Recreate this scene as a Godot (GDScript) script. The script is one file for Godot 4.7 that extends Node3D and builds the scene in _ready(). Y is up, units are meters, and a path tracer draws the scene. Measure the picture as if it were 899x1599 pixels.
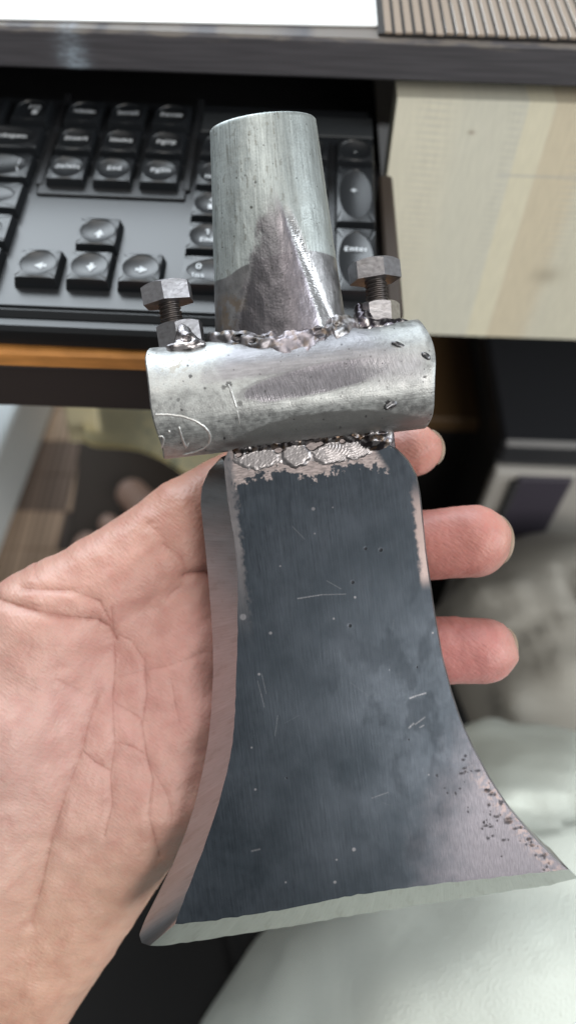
extends Node3D
# A hand holds a welded axe head above a computer desk. World in metres, y up.

const FOC := 1199.25          # focal length of the lens in photograph pixels (899 x 1599)
var cam_tr: Transform3D
var ns := FastNoiseLite.new()
var ns1 := FastNoiseLite.new()
var rng := RandomNumberGenerator.new()

# ------------------------------------------------------------------ helpers
func ray(px: float, py: float) -> Vector3:
	return Vector3((px - 449.5) / FOC, -(py - 799.5) / FOC, -1.0)

func at(px: float, py: float, depth: float) -> Vector3:
	return cam_tr * (ray(px, py) * depth)

func on_level(px: float, py: float, h: float) -> Vector3:      # the point of that sight line at height h
	var d := cam_tr.basis * ray(px, py)
	return cam_tr.origin + d * ((h - cam_tr.origin.y) / d.y)

func on_wall(px: float, py: float, z: float) -> Vector3:       # ... at depth z
	var d := cam_tr.basis * ray(px, py)
	return cam_tr.origin + d * (z / d.z)

func cmm(px: float, py: float, depth: float) -> Vector3:       # in the holder's view axes, millimetres
	return ray(px, py) * depth * 1000.0

func lin(r: float, g: float, b: float) -> Color:
	return Color(r, g, b).linear_to_srgb()

func mat(c: Color, rough := 0.6, metal := 0.0) -> StandardMaterial3D:
	var m := StandardMaterial3D.new()
	m.albedo_color = c.linear_to_srgb()
	m.roughness = rough
	m.metallic = metal
	return m

func numbered(parent: Node, called: String) -> String:
	if not parent.has_node(NodePath(called)):
		return called
	var k := 1
	while parent.has_node(NodePath("%s_%03d" % [called, k])):
		k += 1
	return "%s_%03d" % [called, k]

func put(called: String, mesh: Mesh, m: Material, parent: Node3D = self, tr := Transform3D()) -> MeshInstance3D:
	var o := MeshInstance3D.new()
	o.mesh = mesh
	if m:
		o.material_override = m
	o.name = numbered(parent, called)
	o.transform = tr
	parent.add_child(o, true)
	return o

func put_at(called: String, mesh: Mesh, m: Material, parent: Node3D, world: Transform3D) -> MeshInstance3D:
	var t := parent.transform
	if parent.get_parent() != self and parent.get_parent() is Node3D:
		t = parent.get_parent().transform * t
	return put(called, mesh, m, parent, t.affine_inverse() * world)

func thing(called: String, label: String, category: String, where := Transform3D(), group := "") -> Node3D:
	var o := Node3D.new()
	o.name = numbered(self, called)
	o.transform = where
	add_child(o, true)
	return tag(o, label, category, group)

func tag(o: Node3D, label: String, category: String, group := "") -> Node3D:
	o.set_meta("label", label)
	o.set_meta("category", category)
	if group:
		o.set_meta("group", group)
	return o

func arrays(v: PackedVector3Array, n: PackedVector3Array, i: PackedInt32Array, uv = null, col = null) -> ArrayMesh:
	var a := []
	a.resize(Mesh.ARRAY_MAX)
	a[Mesh.ARRAY_VERTEX] = v
	a[Mesh.ARRAY_NORMAL] = n
	if uv != null: a[Mesh.ARRAY_TEX_UV] = uv
	if col != null: a[Mesh.ARRAY_COLOR] = col
	a[Mesh.ARRAY_INDEX] = i
	var m := ArrayMesh.new()
	m.add_surface_from_arrays(Mesh.PRIMITIVE_TRIANGLES, a)
	return m

func smooth_normals(v: PackedVector3Array, idx: PackedInt32Array) -> PackedVector3Array:
	var n := PackedVector3Array()
	n.resize(v.size())
	for t in range(0, idx.size(), 3):
		var a := v[idx[t]]
		var c := (v[idx[t + 2]] - a).cross(v[idx[t + 1]] - a)
		n[idx[t]] += c
		n[idx[t + 1]] += c
		n[idx[t + 2]] += c
	for k in n.size():
		n[k] = n[k].normalized() if n[k].length_squared() > 0.0 else Vector3.UP
	return n

# a grid of points rows x cols -> smooth sheet; closed joins the last column to the first
func sheet(p: PackedVector3Array, rows: int, cols: int, closed := false, uv = null, col = null, flip := false) -> ArrayMesh:
	var idx := PackedInt32Array()
	for r in rows - 1:
		for c in (cols if closed else cols - 1):
			var a := r * cols + c
			var b := r * cols + (c + 1) % cols
			var d := a + cols
			var e := b + cols
			if flip: idx.append_array([a, d, b, b, d, e])
			else: idx.append_array([a, b, d, b, e, d])
	return arrays(p, smooth_normals(p, idx), idx, uv, col)

# box with chamfered edges, centred
func cbox(sx: float, sy: float, sz: float, ch: float) -> ArrayMesh:
	var st := SurfaceTool.new()
	st.begin(Mesh.PRIMITIVE_TRIANGLES)
	st.set_smooth_group(-1)
	var h := Vector3(sx, sy, sz) / 2
	var corner := func(s: Vector3, ax: int) -> Vector3:
		var q := Vector3(s.x * (h.x - ch), s.y * (h.y - ch), s.z * (h.z - ch))
		q[ax] = s[ax] * h[ax]
		return q
	var face := func(pts: Array):
		var mid := Vector3.ZERO
		for q in pts: mid += q
		if (pts[1] - pts[0]).cross(pts[2] - pts[0]).dot(mid) > 0:
			pts.reverse()
		for k in range(1, pts.size() - 1):
			for q in [pts[0], pts[k], pts[k + 1]]:
				st.set_uv(Vector2(q.x, -q.y) if absf(q.z) > h.z - ch * 1.01 else Vector2(q.x, q.z))
				st.add_vertex(q)
	for ax in 3:
		var u := (ax + 1) % 3
		var w := (ax + 2) % 3
		for s in [-1.0, 1.0]:
			var pts := []
			for k in [[-1, -1], [1, -1], [1, 1], [-1, 1]]:
				var sv := Vector3()
				sv[ax] = s; sv[u] = k[0]; sv[w] = k[1]
				pts.append(corner.call(sv, ax))
			face.call(pts)
		for s in [-1.0, 1.0]:
			for t in [-1.0, 1.0]:
				var pts := []
				for k in [[-1, u], [1, u], [1, w], [-1, w]]:
					var sv := Vector3()
					sv[ax] = k[0]; sv[u] = s; sv[w] = t
					pts.append(corner.call(sv, k[1]))
				face.call(pts)
	for s in [-1.0, 1.0]:
		for t in [-1.0, 1.0]:
			for r in [-1.0, 1.0]:
				var sv := Vector3(s, t, r)
				face.call([corner.call(sv, 0), corner.call(sv, 1), corner.call(sv, 2)])
	st.generate_normals()
	return st.commit()

# tube along points with radii
func tube(pts: Array, radii: Array, sides := 10, scale := 1.0) -> ArrayMesh:
	var v := PackedVector3Array()
	var up := Vector3(0.31, 0.9, 0.27).normalized()
	var rows := 0
	for k in pts.size():
		var d: Vector3 = (pts[mini(k + 1, pts.size() - 1)] - pts[maxi(k - 1, 0)]).normalized()
		var x := up.cross(d).normalized()
		up = d.cross(x).normalized()
		var rad: float = radii[mini(k, radii.size() - 1)]
		var ends := [0.0, 0.6] if k == 0 else [0.0]
		if k == 0:
			for c in sides: v.append((pts[k] - d * rad * 0.5) * scale)
			rows += 1
		for c in sides:
			var a := TAU * c / sides
			v.append((pts[k] + (x * cos(a) + up * sin(a)) * rad) * scale)
		rows += 1
		if k == pts.size() - 1:
			for c in sides: v.append((pts[k] + d * rad * 0.5) * scale)
			rows += 1
	return sheet(v, rows, sides, true)

# signed distance to a tapered capsule
func cap(p: Vector3, a: Vector3, b: Vector3, ra: float, rb: float) -> float:
	var ab := b - a
	var t := clampf((p - a).dot(ab) / maxf(ab.length_squared(), 1e-9), 0.0, 1.0)
	return (p - a - ab * t).length() - lerpf(ra, rb, t)

func smin(a: float, b: float, k: float) -> float:
	var h := maxf(k - absf(a - b), 0.0) / k
	return minf(a, b) - h * h * k * 0.25

# surface nets: one vertex in each cell that the surface crosses. Returns [vertices, normals, indices]
func surface_net(f: Callable, lo: Vector3, hi: Vector3, cell: float) -> Array:
	var B := 4
	var nb := Vector3i(((hi - lo) / (cell * B)).ceil())
	var n := nb * B + Vector3i.ONE
	var g := PackedFloat32Array()
	g.resize(n.x * n.y * n.z)
	g.fill(1e9)
	var sx := 1
	var sy := n.x
	var sz := n.x * n.y
	var active := []
	var reach := cell * B * 0.87 * 1.5 + cell
	for bz in nb.z:
		for by in nb.y:
			for bx in nb.x:
				var c := lo + (Vector3(bx, by, bz) + Vector3(0.5, 0.5, 0.5)) * cell * B
				if absf(f.call(c)) < reach:
					active.append(Vector3i(bx, by, bz) * B)
	for o: Vector3i in active:
		for z in B + 1:
			for y in B + 1:
				for x in B + 1:
					var at_ := (o.x + x) + (o.y + y) * sy + (o.z + z) * sz
					if g[at_] > 1e8:
						g[at_] = f.call(lo + Vector3(o.x + x, o.y + y, o.z + z) * cell)
	var id := PackedInt32Array()
	id.resize(g.size())
	id.fill(-1)
	var v := PackedVector3Array()
	var nn := PackedVector3Array()
	var cells := PackedInt32Array()
	var off := PackedInt32Array([0, sx, sy, sx + sy, sz, sx + sz, sy + sz, sx + sy + sz])
	for o: Vector3i in active:
		for z in B:
			for y in B:
				for x in B:
					var q := (o.x + x) + (o.y + y) * sy + (o.z + z) * sz
					var inside := 0
					for k in 8:
						if g[q + off[k]] < 0.0: inside += 1
					if inside == 0 or inside == 8: continue
					var sum := Vector3.ZERO
					var m := 0
					for k in 8:
						for bit in 3:
							if k & (1 << bit): continue
							var j := k | (1 << bit)
							var da := g[q + off[k]]
							var db := g[q + off[j]]
							if (da < 0.0) == (db < 0.0): continue
							var t := da / (da - db)
							var w := Vector3(k & 1, (k >> 1) & 1, (k >> 2) & 1)
							w[bit] += t
							sum += w
							m += 1
					var gr := Vector3(g[q + 1] - g[q] + g[q + 1 + sy + sz] - g[q + sy + sz], g[q + sy] - g[q] + g[q + 1 + sy + sz] - g[q + 1 + sz], g[q + sz] - g[q] + g[q + 1 + sy + sz] - g[q + 1 + sy])
					id[q] = v.size()
					v.append(lo + (Vector3(o.x + x, o.y + y, o.z + z) + sum / m) * cell)
					nn.append(gr.normalized())
					cells.append(q)
	var idx := PackedInt32Array()
	var ax := [sx, sy, sz]
	for q in cells:
		for a in 3:
			var e: int = ax[a]
			var s1: int = ax[(a + 1) % 3]
			var s2: int = ax[(a + 2) % 3]
			var ins := g[q] < 0.0
			if ins == (g[q + e] < 0.0): continue
			if q - s1 - s2 < 0: continue
			var i0 := id[q]
			var i1 := id[q - s1]
			var i2 := id[q - s1 - s2]
			var i3 := id[q - s2]
			if i1 < 0 or i2 < 0 or i3 < 0: continue
			if ins: idx.append_array([i0, i2, i1, i0, i3, i2])
			else: idx.append_array([i0, i1, i2, i0, i2, i3])
	return [v, nn, idx]

# paints textures: fn(u, v) returns Color(linear r, g, b, roughness); relief and metal through _h and _m
var _h := 0.5
var _m := 1.0
func paint(w: int, h: int, fn: Callable, relief_cm := 0.0) -> ORMMaterial3D:
	var al := Image.create(w, h, false, Image.FORMAT_RGB8)
	var orm := Image.create(w, h, false, Image.FORMAT_RGB8)
	var hm := Image.create(w, h, false, Image.FORMAT_RF)
	for y in h:
		for x in w:
			var c: Color = fn.call((x + 0.5) / w, (y + 0.5) / h)
			al.set_pixel(x, y, c.linear_to_srgb())
			orm.set_pixel(x, y, Color(1, c.a, _m))
			if relief_cm > 0.0: hm.set_pixel(x, y, Color(_h, 0, 0))
	var m := ORMMaterial3D.new()
	m.albedo_texture = ImageTexture.create_from_image(al)
	m.orm_texture = ImageTexture.create_from_image(orm)
	if relief_cm > 0.0:
		m.heightmap_enabled = true
		m.heightmap_texture = ImageTexture.create_from_image(hm)
		m.heightmap_scale = relief_cm
	return m

func nz(x: float, y: float, f: float) -> float:      # fractal noise 0..1
	return clampf(ns.get_noise_2d(x * f, y * f) * 0.75 + 0.5, 0.0, 1.0)

func ss(a: float, b: float, x: float) -> float:
	return smoothstep(a, b, x)

# items sorted into squares of the given size, so that painting looks only at those near a texel
func bucket(items: Array, size: float, reach: Callable) -> Dictionary:
	var out := {}
	for it in items:
		var r: Rect2 = reach.call(it)
		for x in range(floori(r.position.x / size), floori(r.end.x / size) + 1):
			for y in range(floori(r.position.y / size), floori(r.end.y / size) + 1):
				var k := Vector2i(x, y)
				if not out.has(k): out[k] = []
				out[k].append(it)
	return out

func near(b: Dictionary, p: Vector2, size: float) -> Array:
	return b.get(Vector2i(floori(p.x / size), floori(p.y / size)), [])

func round_spot(s: Array) -> Rect2:
	return Rect2(s[0], Vector2.ZERO).grow(s[1] * 2.2 + 0.2)

func seg_dist(p: Vector2, a: Vector2, b: Vector2) -> float:
	var ab := b - a
	return (p - a - ab * clampf((p - a).dot(ab) / maxf(ab.length_squared(), 1e-9), 0, 1)).length()

func resample(pts: Array, n: int) -> PackedVector2Array:
	var c := Curve2D.new()
	for p in pts: c.add_point(p)
	var out := PackedVector2Array()
	for k in n: out.append(c.sample_baked(c.get_baked_length() * k / (n - 1)))
	return out

# ------------------------------------------------------------------ the scene
func _ready() -> void:
	# camera
	var cam := Camera3D.new()
	cam.name = "camera"
	cam.transform = Transform3D(Basis(Vector3.RIGHT, deg_to_rad(-55.5)) * Basis(Vector3.BACK, deg_to_rad(2.0)), Vector3(0, 0.85, 0))
	cam_tr = cam.transform
	var lens := CameraAttributesPhysical.new()
	lens.frustum_focal_length = 18.0
	lens.frustum_near = 0.01
	lens.frustum_far = 30.0
	lens.exposure_aperture = 4.8
	lens.frustum_focus_distance = 0.221
	cam.attributes = lens
	add_child(cam)
	cam.current = true
	# surroundings and exposure
	var env := Environment.new()
	env.background_mode = Environment.BG_COLOR
	env.background_color = lin(0.23, 0.235, 0.235)
	env.tonemap_mode = Environment.TONE_MAPPER_LINEAR
	env.tonemap_exposure = 1.0
	env.sdfgi_enabled = true
	env.ssao_enabled = true
	env.ssil_enabled = true
	var we := WorldEnvironment.new()
	we.name = "surroundings"
	we.environment = env
	add_child(we)
	# daylight from a window beyond the desk, from another on the right, and a ceiling light
	area("window_light", Vector3(-0.95, 1.95, -2.0), Vector3(0, 0.75, -0.3), Vector2(2.2, 2.0), 2.2, Color(0.93, 0.97, 1.0))
	area("side_window_light", Vector3(1.9, 1.5, 0.2), Vector3(0.1, 0.65, -0.15), Vector2(0.9, 1.2), 2.0, Color(0.95, 0.98, 1.0))
	area("ceiling_light", Vector3(-0.2, 2.55, -0.1), Vector3(0, 0.6, -0.1), Vector2(1.5, 1.2), 0.8, Color(1.0, 0.98, 0.95))
	area("room_light", Vector3(1.5, 2.2, 2.1), Vector3(0, 0.45, -0.4), Vector2(1.6, 1.2), 2.2, Color(1.0, 0.985, 0.96))
	ns1.frequency = 1.0
	ns1.fractal_type = FastNoiseLite.FRACTAL_NONE
	ns.seed = 11
	ns.frequency = 1.0
	ns.fractal_octaves = 4
	rng.seed = 5
	build_floor()
	build_desk()
	build_keyboard()
	build_background()
	build_person()
	build_axe()

func area(called: String, from: Vector3, to: Vector3, size: Vector2, radiance: float, c: Color) -> void:
	var l := AreaLight3D.new()
	l.name = called
	l.area_size = size
	l.area_normalize_energy = true
	l.light_energy = 4.0 * radiance * size.x * size.y / PI
	l.light_color = c
	l.area_range = 12.0
	l.shadow_enabled = true
	l.look_at_from_position(from, to, Vector3.UP)
	add_child(l)

# ------------------------------------------------------------------ floor
func build_floor() -> void:
	var slab := BoxMesh.new()
	slab.size = Vector3(8, 0.1, 8)
	var base := put("floor", slab, mat(Color(0.02, 0.017, 0.015), 0.7), self, Transform3D(Basis(), Vector3(0, -0.054, 0)))
	base.set_meta("kind", "structure")
	var tones := [Color(0.19, 0.135, 0.105), Color(0.46, 0.325, 0.23), Color(0.32, 0.22, 0.16), Color(0.10, 0.075, 0.062), Color(0.52, 0.38, 0.27)]
	var mats := []
	for t: Color in tones:
		var grain := func(u: float, v: float) -> Color:
			_m = 0.0
			var k := 0.8 + 0.3 * sin(u * 60.0) + 0.25 * (nz(u, v * 9, 3.0) - 0.5)
			return Color(t.r * k, t.g * k, t.b * k, 0.85)
		mats.append(paint(64, 64, grain))
	var tile := cbox(0.0892, 0.008, 0.0592, 0.0008)
	var uv_fix := 11.0
	for m: ORMMaterial3D in mats:
		m.uv1_scale = Vector3(uv_fix, uv_fix, 1)
	for ix in 10:
		for iz in 14:
			var p := Vector3(-0.88 + ix * 0.09, 0.0, -1.02 + iz * 0.06)
			put("floor_tile", tile, mats[(ix * 7 + iz * 3 + (ix * iz) % 4) % 5], base, Transform3D(Basis(), p + Vector3(0, 0.054, 0)))

# ------------------------------------------------------------------ desk
func build_desk() -> void:
	var D := -0.325
	var desk := thing("computer_desk", "dark computer desk with a cream drawer and a sliding keyboard tray edged in orange wood", "desk", Transform3D(Basis(), Vector3(0, 0, -0.65)))
	var dark := mat(Color(0.045, 0.043, 0.045), 0.5)
	var edge_fn := func(u: float, v: float) -> Color:
		_m = 0.0
		var k := 0.75 + 0.5 * nz(u * 3, v, 9.0)
		var c := Color(0.062 * k, 0.059 * k, 0.066 * k)
		var worn := ss(0.86, 1.0, 1.0 - v + 0.25 * (nz(u * 40, v * 3, 2.0) - 0.5))
		c = c.lerp(Color(0.16, 0.14, 0.12), worn * 0.7)
		# a smear of dried white paint
		var sx := (u - 0.4335 - 0.004 * (nz(u * 3, v * 5, 7.0) - 0.5)) / 0.0033
		var smear := exp(-sx * sx) * (0.25 + 0.9 * nz(u * 200, v * 4, 2.0)) * (0.45 + 0.55 * ss(0.2, 0.5, absf(v - 0.1)))
		c = c.lerp(Color(0.30, 0.36, 0.42), clampf(smear, 0, 0.8))
		return Color(c.r, c.g, c.b, 0.72)
	var edge := paint(1024, 64, edge_fn)
	edge.uv1_scale = Vector3(1.0 / 1.4, 1.0 / 0.017, 1)
	edge.uv1_offset = Vector3(0.5, 0.5, 0)
	put_at("desktop", cbox(1.4, 0.0157, 0.6, 0.0012), edge, desk, Transform3D(Basis(), Vector3(0, 0.6990, D - 0.3)))
	put_at("side_panel", cbox(0.018, 0.681, 0.56, 0.001), dark, desk, Transform3D(Basis(), Vector3(-0.66, 0.3405, D - 0.3)))
	put_at("side_panel", cbox(0.018, 0.681, 0.56, 0.001), dark, desk, Transform3D(Basis(), Vector3(0.66, 0.3405, D - 0.3)))
	put_at("back_panel", cbox(1.3, 0.30, 0.012, 0.001), dark, desk, Transform3D(Basis(), Vector3(0, 0.52, D - 0.56)))
	# drawer front: cream laminate with vertical bands and fine ticks
	var a := on_wall(620, 152, D - 0.004)
	var kink := on_wall(597, 328, D - 0.004)
	var foot := on_wall(632, 521, D - 0.004)
	var far_x := a.x + 0.36
	var w := far_x - kink.x
	var ytop := a.y
	var hgt := a.y - foot.y
	var band := func(u: float, v: float) -> Color:
		_m = 0.0
		var x := u * w * 1000.0           # millimetres from the left corner
		var y := v * hgt * 1000.0
		var c := Color(0.78, 0.745, 0.61)
		var lean := 0.0
		c = c.lerp(Color(0.70, 0.69, 0.59), ss(18, 34, x) * (1.0 - ss(58, 64, x)))
		c = c.lerp(Color(0.80, 0.75, 0.57), ss(55.2, 56.2, x) * (1.0 - ss(66.4, 67.4, x)))
		c = c.lerp(Color(0.68, 0.585, 0.42), ss(66.6, 67.6, x) * (1.0 - ss(84, 96, x)))
		c = c.lerp(Color(0.65, 0.62, 0.50), ss(84, 96, x))
		# printed tick rows and a long grey line
		var tick := ss(0.82, 0.98, absf(sin(y * 0.95 + 0.25 * sin(x * 0.2)))) * (0.5 + 0.5 * nz(x, y, 0.35))
		var rowm := exp(-pow((x - 17.0) / 6.5, 2)) + 0.9 * exp(-pow((x - 52.0) / 3.0, 2)) * ss(0.05, 0.3, 1.0 - v) + exp(-pow((x - 88.0) / 7.0, 2))
		c = c.lerp(Color(0.42, 0.42, 0.40), clampf(tick * rowm * 0.6, 0, 0.5))
		var line := exp(-pow((y - 33.5) / 0.5, 2)) * ss(48, 52, x)
		c = c.lerp(Color(0.33, 0.34, 0.38), line * 0.65)
		var stain := exp(-pow((x - 88.0) / 7.0, 2) - pow((y - 88.0) / 5.0, 2))
		c = c.lerp(Color(0.28, 0.22, 0.14), stain * 0.7)
		var knot := exp(-pow((x - 34.0) / 1.5, 2) - pow((y - 14.0) / 0.9, 2))
		c = c.lerp(Color(0.2, 0.12, 0.07), knot * 0.85)
		c = c.lerp(Color(0.73, 0.70, 0.58), 0.3)
		var k := 0.95 + 0.10 * nz(x, y * 0.15, 0.4)
		return Color(c.r * k, c.g * k, c.b * k, 0.5)
	var cream := paint(768, 256, band)
	var st := SurfaceTool.new()
	st.begin(Mesh.PRIMITIVE_TRIANGLES)
	st.set_smooth_group(-1)
	var poly := [Vector2(a.x, ytop), Vector2(far_x, ytop), Vector2(far_x, foot.y), Vector2(foot.x - 0.002, foot.y), Vector2(kink.x, kink.y)]
	var quad := func(q: Array):
		for k in [0, 1, 2, 0, 2, 3]:
			st.set_uv(Vector2((q[k].x - kink.x) / w, (ytop - q[k].y) / hgt))
			st.add_vertex(q[k])
	var zf := D - 0.004
	for k in [[0, 1, 2], [0, 2, 3], [0, 3, 4]]:
		for j in k:
			st.set_uv(Vector2((poly[j].x - kink.x) / w, (ytop - poly[j].y) / hgt))
			st.add_vertex(Vector3(poly[j].x, poly[j].y, zf))
	for k in 5:
		var p0: Vector2 = poly[k]
		var p1: Vector2 = poly[(k + 1) % 5]
		quad.call([Vector3(p1.x, p1.y, zf), Vector3(p0.x, p0.y, zf), Vector3(p0.x, p0.y, zf - 0.016), Vector3(p1.x, p1.y, zf - 0.016)])
	st.generate_normals()
	put_at("drawer_front", st.commit(), cream, desk, Transform3D())
	put_at("drawer_box", cbox(w - 0.03, hgt - 0.02, 0.4, 0.001), dark, desk, Transform3D(Basis(), Vector3(kink.x + 0.02 + w / 2, ytop - hgt / 2, zf - 0.222)))
	# keyboard tray
	var wood := func(u: float, v: float) -> Color:
		_m = 0.0
		var k := 0.8 + 0.35 * nz(u * 30, v * 4, 1.0) + 0.12 * (nz(u * 160, v * 30, 1.0) - 0.5)
		var c := Color(0.56 * k, 0.255 * k, 0.075 * k)
		if absf(u - 0.575) < 0.0011 and v > 0.3 and v < 0.52: c = Color(0.05, 0.025, 0.015)
		if absf(u - 0.585) < 0.0009 and v > 0.36 and v < 0.56: c = Color(0.05, 0.025, 0.015)
		return Color(c.r, c.g, c.b, 0.38)
	var orange := paint(1024, 64, wood)
	orange.uv1_scale = Vector3(1.0 / 0.7, 1.0 / 0.016, 1)
	orange.uv1_offset = Vector3(0.5, 0.5, 0)
	var tray_z := -0.2085
	var black := mat(Color(0.012, 0.012, 0.014), 0.45)
	put_at("tray_board", cbox(0.70, 0.016, 0.36, 0.001), black, desk, Transform3D(Basis(), Vector3(-0.312, 0.6372, tray_z - 0.0145 - 0.18)))
	put_at("tray_edge_strip", cbox(0.70, 0.008, 0.0142, 0.0012), orange, desk, Transform3D(Basis(), Vector3(-0.312, 0.6414, tray_z - 0.0071)))
	put_at("tray_face", cbox(0.70, 0.0235, 0.012, 0.001), mat(Color(0.030, 0.023, 0.022), 0.55), desk, Transform3D(Basis(), Vector3(-0.312, 0.6255, tray_z - 0.0072)))
	put_at("tray_rail", cbox(0.006, 0.012, 0.09, 0.001), mat(Color(0.03, 0.02, 0.014), 0.7), desk, Transform3D(Basis(), Vector3(0.0375, 0.6512, tray_z - 0.060)))
	# striped mat on the desk top: slats on a dark backing
	var pr0 := on_wall(590, 60, D)
	var mat_root := thing("desk_mat", "tan and brown slatted mat lying on the desk top, right of the white sheet that stands for glare", "desk mat", Transform3D(Basis(), Vector3(0, 0.7069, D)))
	put("backing", cbox(0.30, 0.0012, 0.3, 0.0003), mat(Color(0.012, 0.009, 0.008), 0.8), mat_root, Transform3D(Basis(), Vector3(pr0.x + 0.15, 0.0008, -0.1525)))
	var slat := cbox(0.0027, 0.0011, 0.3, 0.00015)
	var slat_fn := func(u: float, v: float) -> Color:
		_m = 0.0
		var z := v * 300.0
		var wob := 2.0 * (nz(u * 20, 0.0, 1.0) - 0.5)
		var c := Color(0.30, 0.245, 0.20)
		c = c.lerp(Color(0.155, 0.115, 0.10), ss(5.0, 6.5, z + wob) * (1.0 - ss(14.5, 15.0, z + wob)))
		c = c.lerp(Color(0.42, 0.36, 0.28), ss(14.5, 15.0, z + wob) * (1.0 - ss(44.0, 45.0, z)))
		c = c.lerp(Color(0.155, 0.115, 0.10), ss(44.0, 45.0, z) * (1.0 - ss(70.0, 71.0, z)))
		var k := 0.85 + 0.3 * nz(u * 50, v * 60, 1.0)
		return Color(c.r * k, c.g * k, c.b * k, 0.06)
	for variant in 1:
		var sm := paint(64, 512, slat_fn)
		sm.uv1_scale = Vector3(3.3, -1.0 / 0.3, 1)
		sm.uv1_offset = Vector3(0.3, 0.5, 0)
		for k in 73:
			put("slat", slat, sm, mat_root, Transform3D(Basis(), Vector3(pr0.x + 0.004 + k * 0.00405, 0.0018 + 0.00006 * sin(k * 2.3), -0.1523 + 0.0006 * sin(k * 1.7))))

	var pr := on_wall(612, 60, D)
	var sheet_w := 0.5
	var paper := put("glare_sheet", cbox(sheet_w, 0.0010, 0.28, 0.0003), mat(Color(0.82, 0.84, 0.85), 0.25), self, Transform3D(Basis(Vector3.UP, deg_to_rad(2.0)), Vector3(pr.x - sheet_w / 2, 0.7075, D - 0.1415)))  # white sheet in place of the window's glare on the desk top
	tag(paper, "white sheet standing for the window glare on the desk top left of the slatted mat", "paper")

# ------------------------------------------------------------------ keyboard
func key_mesh(wu: float, du: float, top: float, dish: float) -> ArrayMesh:
	var n := 12
	var bx := (wu - 1.0) * 19.05 + 16.4
	var bz := (du - 1.0) * 19.05 + 16.4
	var tx := bx - 1.7
	var tz := bz - 1.7
	var v := PackedVector3Array()
	var st := SurfaceTool.new()
	st.begin(Mesh.PRIMITIVE_TRIANGLES)
	var p := func(i: int, j: int) -> Vector3:
		var x := (float(i) / n - 0.5) * tx
		var z := (float(j) / n - 0.5) * tz
		var y := top
		# round the rim of the top a little
		var e := maxf(absf(x) - tx / 2 + 0.5, 0.0) + maxf(absf(z) - tz / 2 + 0.5, 0.0)
		return Vector3(x, y - e * 0.5, z) * 0.001
	var m := n * 4
	var rim := func(k: int) -> Vector3:                    # walk round the square
		var side := (k / n) % 4
		var f := k % n
		match side:
			0: return p.call(f, 0)
			1: return p.call(n, f)
			2: return p.call(n - f, n)
		return p.call(0, n - f)
	var bowl := func(k: int, r: float) -> Vector3:
		var e: Vector3 = rim.call(k)
		var d := Vector2(e.x / tx, e.z / tz).normalized() * r * 0.455
		return Vector3(d.x * tx, top - 0.25 - dish * (1.0 - r * r), d.y * tz) * 0.001
	st.set_smooth_group(-1)
	for k in m:
		var a: Vector3 = rim.call(k)
		var b: Vector3 = rim.call((k + 1) % m)
		var c: Vector3 = bowl.call((k + 1) % m, 1.0)
		var d: Vector3 = bowl.call(k, 1.0)
		c.y = top * 0.001
		d.y = top * 0.001
		for q in [a, b, c, a, c, d]: st.add_vertex(q)
		var c2: Vector3 = bowl.call((k + 1) % m, 0.97)
		var d2: Vector3 = bowl.call(k, 0.97)
		for q in [d, c, c2, d, c2, d2]: st.add_vertex(q)
	st.set_smooth_group(1)
	for r in 8:
		for k in m:
			var r0 := 0.97 * (1.0 - r / 8.0)
			var r1 := 0.97 * (1.0 - (r + 1) / 8.0)
			var a: Vector3 = bowl.call(k, r0)
			var b: Vector3 = bowl.call((k + 1) % m, r0)
			var c: Vector3 = bowl.call((k + 1) % m, r1)
			var d: Vector3 = bowl.call(k, r1)
			for q in ([a, b, c, a, c, d] if r < 7 else [a, b, c]): st.add_vertex(q)
	st.set_smooth_group(-1)
	for s in 4:
		for k in n:
			var a: Vector3
			var b: Vector3
			match s:
				0: a = p.call(k, n); b = p.call(k + 1, n)
				1: a = p.call(k + 1, 0); b = p.call(k, 0)
				2: a = p.call(n, k + 1); b = p.call(n, k)
				3: a = p.call(0, k); b = p.call(0, k + 1)
			var lo := func(t: Vector3) -> Vector3: return Vector3(t.x * bx / tx, 0.0, t.z * bz / tz)
			var c: Vector3 = lo.call(b)
			var d: Vector3 = lo.call(a)
			for q in [a, b, c, a, c, d]: st.add_vertex(q)
	st.generate_normals()
	return st.commit()

func legend(text: String, size: float, parent: Node3D, x: float, y: float, z: float, m: Material) -> void:
	var t := TextMesh.new()
	var f := SystemFont.new()
	f.font_names = PackedStringArray(["Droid Sans"])
	t.font = f
	t.text = text
	t.font_size = 32
	f.font_weight = 700
	t.pixel_size = size * 1.04 / 32.0
	t.depth = 0.00008
	t.curve_step = 4.0
	put("key_legend", t, m, parent, Transform3D(Basis(Vector3.RIGHT, -PI / 2), Vector3(x, y, z)))

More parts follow.
